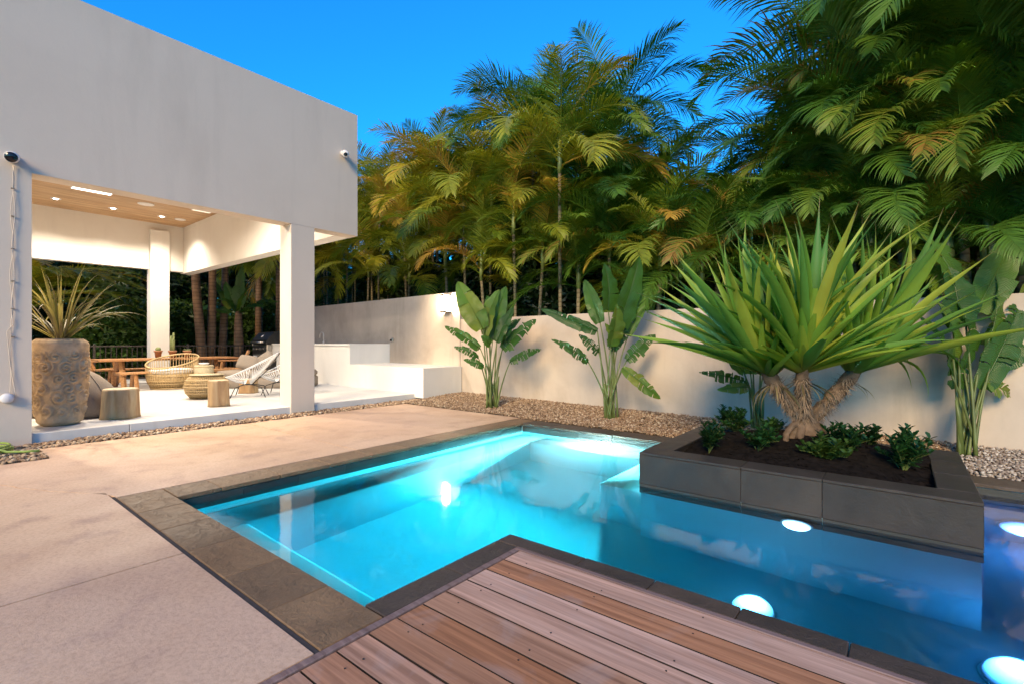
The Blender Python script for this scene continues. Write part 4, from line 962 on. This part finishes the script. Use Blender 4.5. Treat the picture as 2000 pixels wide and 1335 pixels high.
# railing
rl = thing('metal_railing', 'dark metal railing along the back of the patio', 'railing', (-17.4,4.3,ZP-.02))
for z in (.08,1.0): b = MB(); b.cbox(-.02,.02,-3.4,3.4,z,z+.04,.004); b.build('rail', M['rail'], rl)
b = MB(); b.cbox(-.009,.009,-.009,.009,.1,1.0,.002); bm2 = b.mesh('baluster', M['rail'])
for k in range(57): obj('baluster', bm2, rl, (0,-3.37+k*.12,0))
for y in (-3.35,-1.1,1.15,3.38): b = MB(); b.cbox(-.028,.028,y-.028,y+.028,0,1.08,.004); b.build('post', M['rail'], rl)
# built-in bench, counter, sink, grill
bn = MB(); bn.prism([(-10.92,6.98),(-7.99,6.9),(-7.99,yw(-7.99)-.022),(-10.92,yw(-10.92)-.022)], .05, .69); tag(bn.build('builtin_bench', M['white']),'white built-in bench along the tall garden wall','bench')
ct = thing('kitchen_counter', 'white outdoor kitchen counter left of the built-in bench', 'counter', (-11,7,0))
b = MB(); b.prism([(-5.6,.08),(.09,-.0),(.09,yw(-10.92)-7.025),(-5.6,yw(-16.6)-7.025)], .05, 1.15); b.build('base', M['white'], ct)
b = MB(); b.prism([(-5.62,.05),(.1,-.03),(.1,yw(-10.92)-7.03),(-5.62,yw(-16.6)-7.03)], 1.152, 1.2); b.build('worktop', M['white'], ct)
for x in (-5.2,-4.55): b = MB(); b.cbox(x,x+.6,.03,.07,.3,.85,.01); b.build('cupboard_door', M['iron'], ct)
fa = thing('kitchen_tap', 'tall curved tap on the kitchen counter', 'tap', Wy(632,670,7.35)); fa.location.z = 1.2
b = MB(); b.lathe([(.03,0),(.03,.05),(.018,.06),(.016,.1)], 16); b.build('base', M['steel'], fa, True)
b = MB(); b.tube([(0,0,.05),(0,0,.2)]+[(-.1+.1*math.cos(a),-.0,.22+.1*math.sin(a)) for a in [math.pi*k/10 for k in range(11)]]+[(-.2,0,.16)], .014, 8); b.build('spout', M['steel'], fa, True)
b = MB(); b.tube([(.02,0,.08),(.09,0,.12)], .008, 6); b.build('lever', M['steel'], fa, True)
gq = Wy(521,690,7.12); gr = thing('gas_grill', 'steel gas grill with dark hood beside the tall wall', 'grill', (gq.x,7.1,.82))
b = MB(); b.cbox(-.5,.5,-.2,.5,.0,.36,.02); b.build('body', M['steel'], gr)
b = MB(); b.cbox(-.42,.42,-.24,-.18,.05,.3,.02); b.build('control_panel', M['hood'], gr)
for k in range(4): b = MB(); b.tube([(-.3+.2*k,-.24,.22),(-.3+.2*k,-.275,.22)], .028, 12); b.build('knob', M['steel'], gr)
b = MB(); pr = [(-.24,.362),(-.2,.5),(.0,.72),(.3,.76),(.5,.6),(.5,.362)]; n = len(pr); b.add([(-.52,y,z) for y,z in pr]+[(.52,y,z) for y,z in pr], [tuple(range(n)),tuple(range(2*n-1,n-1,-1))]+[(i,n+i,n+(i+1)%n,(i+1)%n) for i in range(n)]); b.build('hood', M['hood'], gr)
b = MB(); b.tube([(-.44,-.29,.42),(.44,-.29,.42)], .018, 8); b.tube([(-.4,-.29,.42),(-.4,-.22,.42)], .012, 6); b.tube([(.4,-.29,.42),(.4,-.22,.42)], .012, 6); b.build('handle', M['steel'], gr, True)
b = MB(); b.lathe([(.05,0),(.05,.01),(.02,.012)], 20); o = b.build('gauge', M['pwhite'], gr, True, loc=(0,-.11,.605)); o.rotation_euler = (R(45),0,0)
# wall lamp, outlet, cameras
wx = -8.46; sc_l = thing('wall_lamp', 'lit box-shaped wall lamp on the garden wall', 'wall lamp', (wx, yw(wx)-.02, 1.93))
b = MB(); b.cbox(-.1,.1,-.03,0,.02,.44,.006); b.build('back_plate', M['steel'], sc_l)
b = MB()
for sx in (-.095,.095): b.cbox(sx-.009,sx+.009,-.17,-.152,.02,.44,.003)
for z in (.03,.43): b.cbox(-.104,.104,-.172,-.03,z-.012,z+.012,.003)
b.build('cage', M['iron'], sc_l)
b = MB(); b.lathe([(.05,.06),(.055,.1),(.055,.36),(.05,.4)], 24, c=(0,-.09,0)); b.build('glass_tube', M['sconce_on'], sc_l, True)
ou = thing('wall_socket', 'small metal socket on the tall garden wall', 'socket', Wy(766,664,yw(-10.83)-.03))
b = MB(); b.cbox(-.06,.06,-.04,.02,-.045,.045,.006); b.build('box', M['steel'], ou); b = MB(); b.cbox(-.035,.035,-.05,-.041,-.025,.025,.003); b.build('cover', M['iron'], ou)
def camera_unit(y, z, dark, lab):
    t = thing('security_camera', lab, 'security camera', (-8.255,y,z), 0, 'security cameras on the house wall')
    q = (0,R(90),0)
    b = MB(); b.lathe([(.055,0),(.055,.03),(.03,.04),(.028,.1)], 24); o = b.build('mount', M['pwhite'], t, True); o.rotation_euler = q
    d = Vector((.75,-.35,-.45)).normalized() if not dark else Vector((.9,-.2,-.25)).normalized(); e = d.to_track_quat('Z','Y').to_euler()
    b = MB(); b.lathe([(.03,0),(.06,.02),(.065,.12),(.06,.15)], 28); o = b.build('body', M['pwhite'], t, True, loc=(.06,0,0)); o.rotation_euler = e
    b = MB(); b.lathe([(.058 if dark else .035,.15),(.056 if dark else .033,.156),(.002,.158)], 28); o = b.build('lens', M['pblack'], t, True, loc=(.06,0,0)); o.rotation_euler = e
camera_unit(5.15,4.81,False,'small white security camera near the upper corner of the house')
camera_unit(.77,3.43,True,'security camera with a black face at the left picture edge')
cb = thing('power_cable', 'white cable hanging down the house wall from the left camera', 'cable', (-8.25,.77,.55))
q1 = []; q2 = []
for i in range(40):
    f = i/39; z = 2.75*(1-f)+.05; wv = .014*math.sin(f*23)*(1 if f < .65 else .3); q1.append((.012,wv+.0-.02*f,z)); q2.append((.016,-wv*.8+.012-.02*f+(.05*math.sin(f*7) if f > .7 else 0),z))
b = MB(); b.tube(q1,.004,5); b.build('lead', M['house'], cb, True); b = MB(); b.tube(q2,.004,5); b.build('lead', M['house'], cb, True)
for f in (.1,.22,.36,.5,.62,.74): b = MB(); b.cbox(.0,.02,-.016,.016,2.75*(1-f)+.04,2.75*(1-f)+.055,.003); b.build('clip', M['taupe'], cb)
b = MB(); b.lathe([(.06,0),(.06,.05),(.04,.07),(.002,.072)], 20); o = b.build('plug_cover', M['pwhite'], cb, True, loc=(0,-.05,.04)); o.rotation_euler = (0,R(90),0)
hs = thing('garden_hose', 'green garden hose coiled on the pebbles at the left edge', 'hose', (-7.9,.55,.03))
b = MB(); q = []
for i in range(120):
    a = i*.16; r = .2+.02*math.sin(a*.37); q.append((r*math.cos(a),r*math.sin(a)*.9,.012+.026*(i//40)+.006*math.sin(a*1.3)))
q += [(.26,.12,.02),(.34,.25,.012),(.4,.36,.012)]
b.tube(q,.013,7); b.build('coil', M['hose'], hs, True)
# ------------------------------------------------------------------ planting beyond the patio
FD = [frond_mesh('frond', M['frond_gold_lit'], 3.6, e, c, 64, .55, 90+i, .026, .25, .08, .75, (.2,-.2)[i % 2]) for i, (e, c) in enumerate(((42,70),(32,62),(20,52),(48,85)))]
dp0 = PX(15,-20.9); dp = thing('date_palm', 'date palm with long golden fronds arching over the railing', 'palm', dp0)
b = MB(); b.tube([(0,0,0),(.05,0,1.2),(.0,.05,2.6)], [.3,.26,.24], 12); b.build('trunk', M['trunk_brown'], dp, True)
az = 0
for k in range(22):
    o = obj('frond', FD[k % 4], dp, (0,.05,2.2)); az += 137.5; o.rotation_euler = (0,0,R(az))
RA = math.degrees(math.atan2(RIGHT.y,RIGHT.x))
for k, (da, i) in enumerate(((0,1),(14,0),(-12,2),(25,1),(-22,0),(6,2),(-5,0),(10,1),(-16,1),(20,2),(-30,1),(3,3))):
    o = obj('frond', FD[i], dp, (0,.05,2.3+.12*(k % 6))); o.rotation_euler = (0,0,R(RA+da)); o.scale = (1.05,)*3
for k, (u, dep, h, r, lab) in enumerate(((397,19.2,5,.15,'leaning brown palm trunk left of the three beyond the railing'),(412,19.6,5,.14,'brown palm trunk in the middle of three beyond the railing'),(434,19.4,5,.13,'brown palm trunk right of three beyond the railing'))):
    q = PX(u,-19-.25*k); t = thing('palm_tree', lab, 'palm', q, 0, 'palms beyond the railing'); ln = (-.25,.05,.1)[k]
    b = MB(); b.tube([(0,0,0),(RIGHT.x*ln*.4,RIGHT.y*ln*.4,1.5),(RIGHT.x*ln,RIGHT.y*ln,3.2),(RIGHT.x*ln*1.2,RIGHT.y*ln*1.2,h)], [r*1.15,r,r*.9,r*.8], 10); b.build('trunk', M['trunk_brown'], t, True)
    for i in range(9):
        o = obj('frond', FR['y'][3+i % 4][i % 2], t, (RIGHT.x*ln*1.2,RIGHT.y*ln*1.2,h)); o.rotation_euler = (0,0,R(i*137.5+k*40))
bq = PX(466,-18.7); bdp = bq.dot(FWD); bb = thing('banana_plant', 'banana plant with broad pale leaves and brown trunk beside the grill', 'banana plant', bq)
b = MB(); b.tube([(0,0,0),(.03,0,.9),(-.02,0,1.9),(0,0,2.4)], [.2,.17,.14,.1], 12, True); b.build('trunk', M['trunk_brown'], bb, True)
for k, (u, v, dz, wd, sg) in enumerate(((382,605,.2,.5,.35),(425,585,-.5,.5,.3),(415,540,.6,.55,.3),(475,520,.3,.55,.1),(520,600,-.4,.45,.35),(545,590,.3,.5,.35),(490,560,-.6,.4,.2),(440,550,.2,.4,.2))):
    s0 = W(464+random.uniform(-3,3),612,bdp)-bq; e = W(u,v,bdp+dz)-bq
    a = blade(s0.lerp(e,.12), e, wd, .25*sg*2, UP*.9-FWD*.5, 700+k, .25); a.build('leaf', M['banana'], bb, True)
hq = leafcloud('hedge', [tuple(PX(u,-18-dep+18.0+(-.2 if u < 300 else -.9),z))+(.7,.9,rz) for u,dep,z,rz in ((230,19.2,1.5,1.2),(270,19.8,1.4,1.3),(190,19.6,1.2,1.2),(310,20,1.6,1.4),(350,20.3,1.5,1.4),(385,20.8,1.4,1.3),(430,21,1.3,1.2),(470,21,1.5,1.3),(510,21,2,1.5))], 14000, .2, M['hedge2'], 8, 'green broad-leaved hedge beyond the patio railing', 1.9)
for k, (u, dep, v) in enumerate(((545,19.5,470),(505,20.5,455),(580,18.5,490))):
    q = P(u,dep,-.05); t = thing('palm_tree', ('palm with hanging dry fronds, middle of three behind the grill','palm with hanging dry fronds, leftmost of three behind the grill','palm with hanging dry fronds, behind the patio column')[k], 'palm', q, 0, 'dry-skirted palms behind the grill'); top = W(u,v,dep).z
    b = MB(); b.tube([(0,0,0),(.05,0,top*.5),(0,0,top)], [.16,.14,.12], 9); b.build('trunk', M['trunk_brown'], t, True)
    for i in range(14):
        o = obj('frond', FR['y'][2+i % 5][i % 2], t, (0,0,top)); o.rotation_euler = (0,0 if i < 9 else R(35),R(i*137.5+k*50))

# ------------------------------------------------------------------ tell the repeated palms apart by their order
ORD = ['first','second','third','fourth','fifth','sixth','seventh','eighth','ninth','tenth','eleventh','twelfth','thirteenth','fourteenth','fifteenth','sixteenth','seventeenth','eighteenth','nineteenth','twentieth']
def ordinal(i):
    tens = {20:'twenty',30:'thirty',40:'forty',50:'fifty'}; n = i+1
    if n <= 20: return ORD[i]
    t_, o_ = n//10*10, n % 10
    return (tens[t_]+'-'+ORD[o_-1]) if o_ else tens[t_][:-1]+'ieth'
groups = {}
for o in list(col.objects):
    if 'u' in o.keys(): groups.setdefault(o['label'], []).append(o)
for lb, os_ in groups.items():
    os_.sort(key=lambda o: o['u'])
    for i, o in enumerate(os_):
        if len(os_) > 1: o['label'] = lb + ', ' + ordinal(i) + ' counting from the house'
        del o['u']
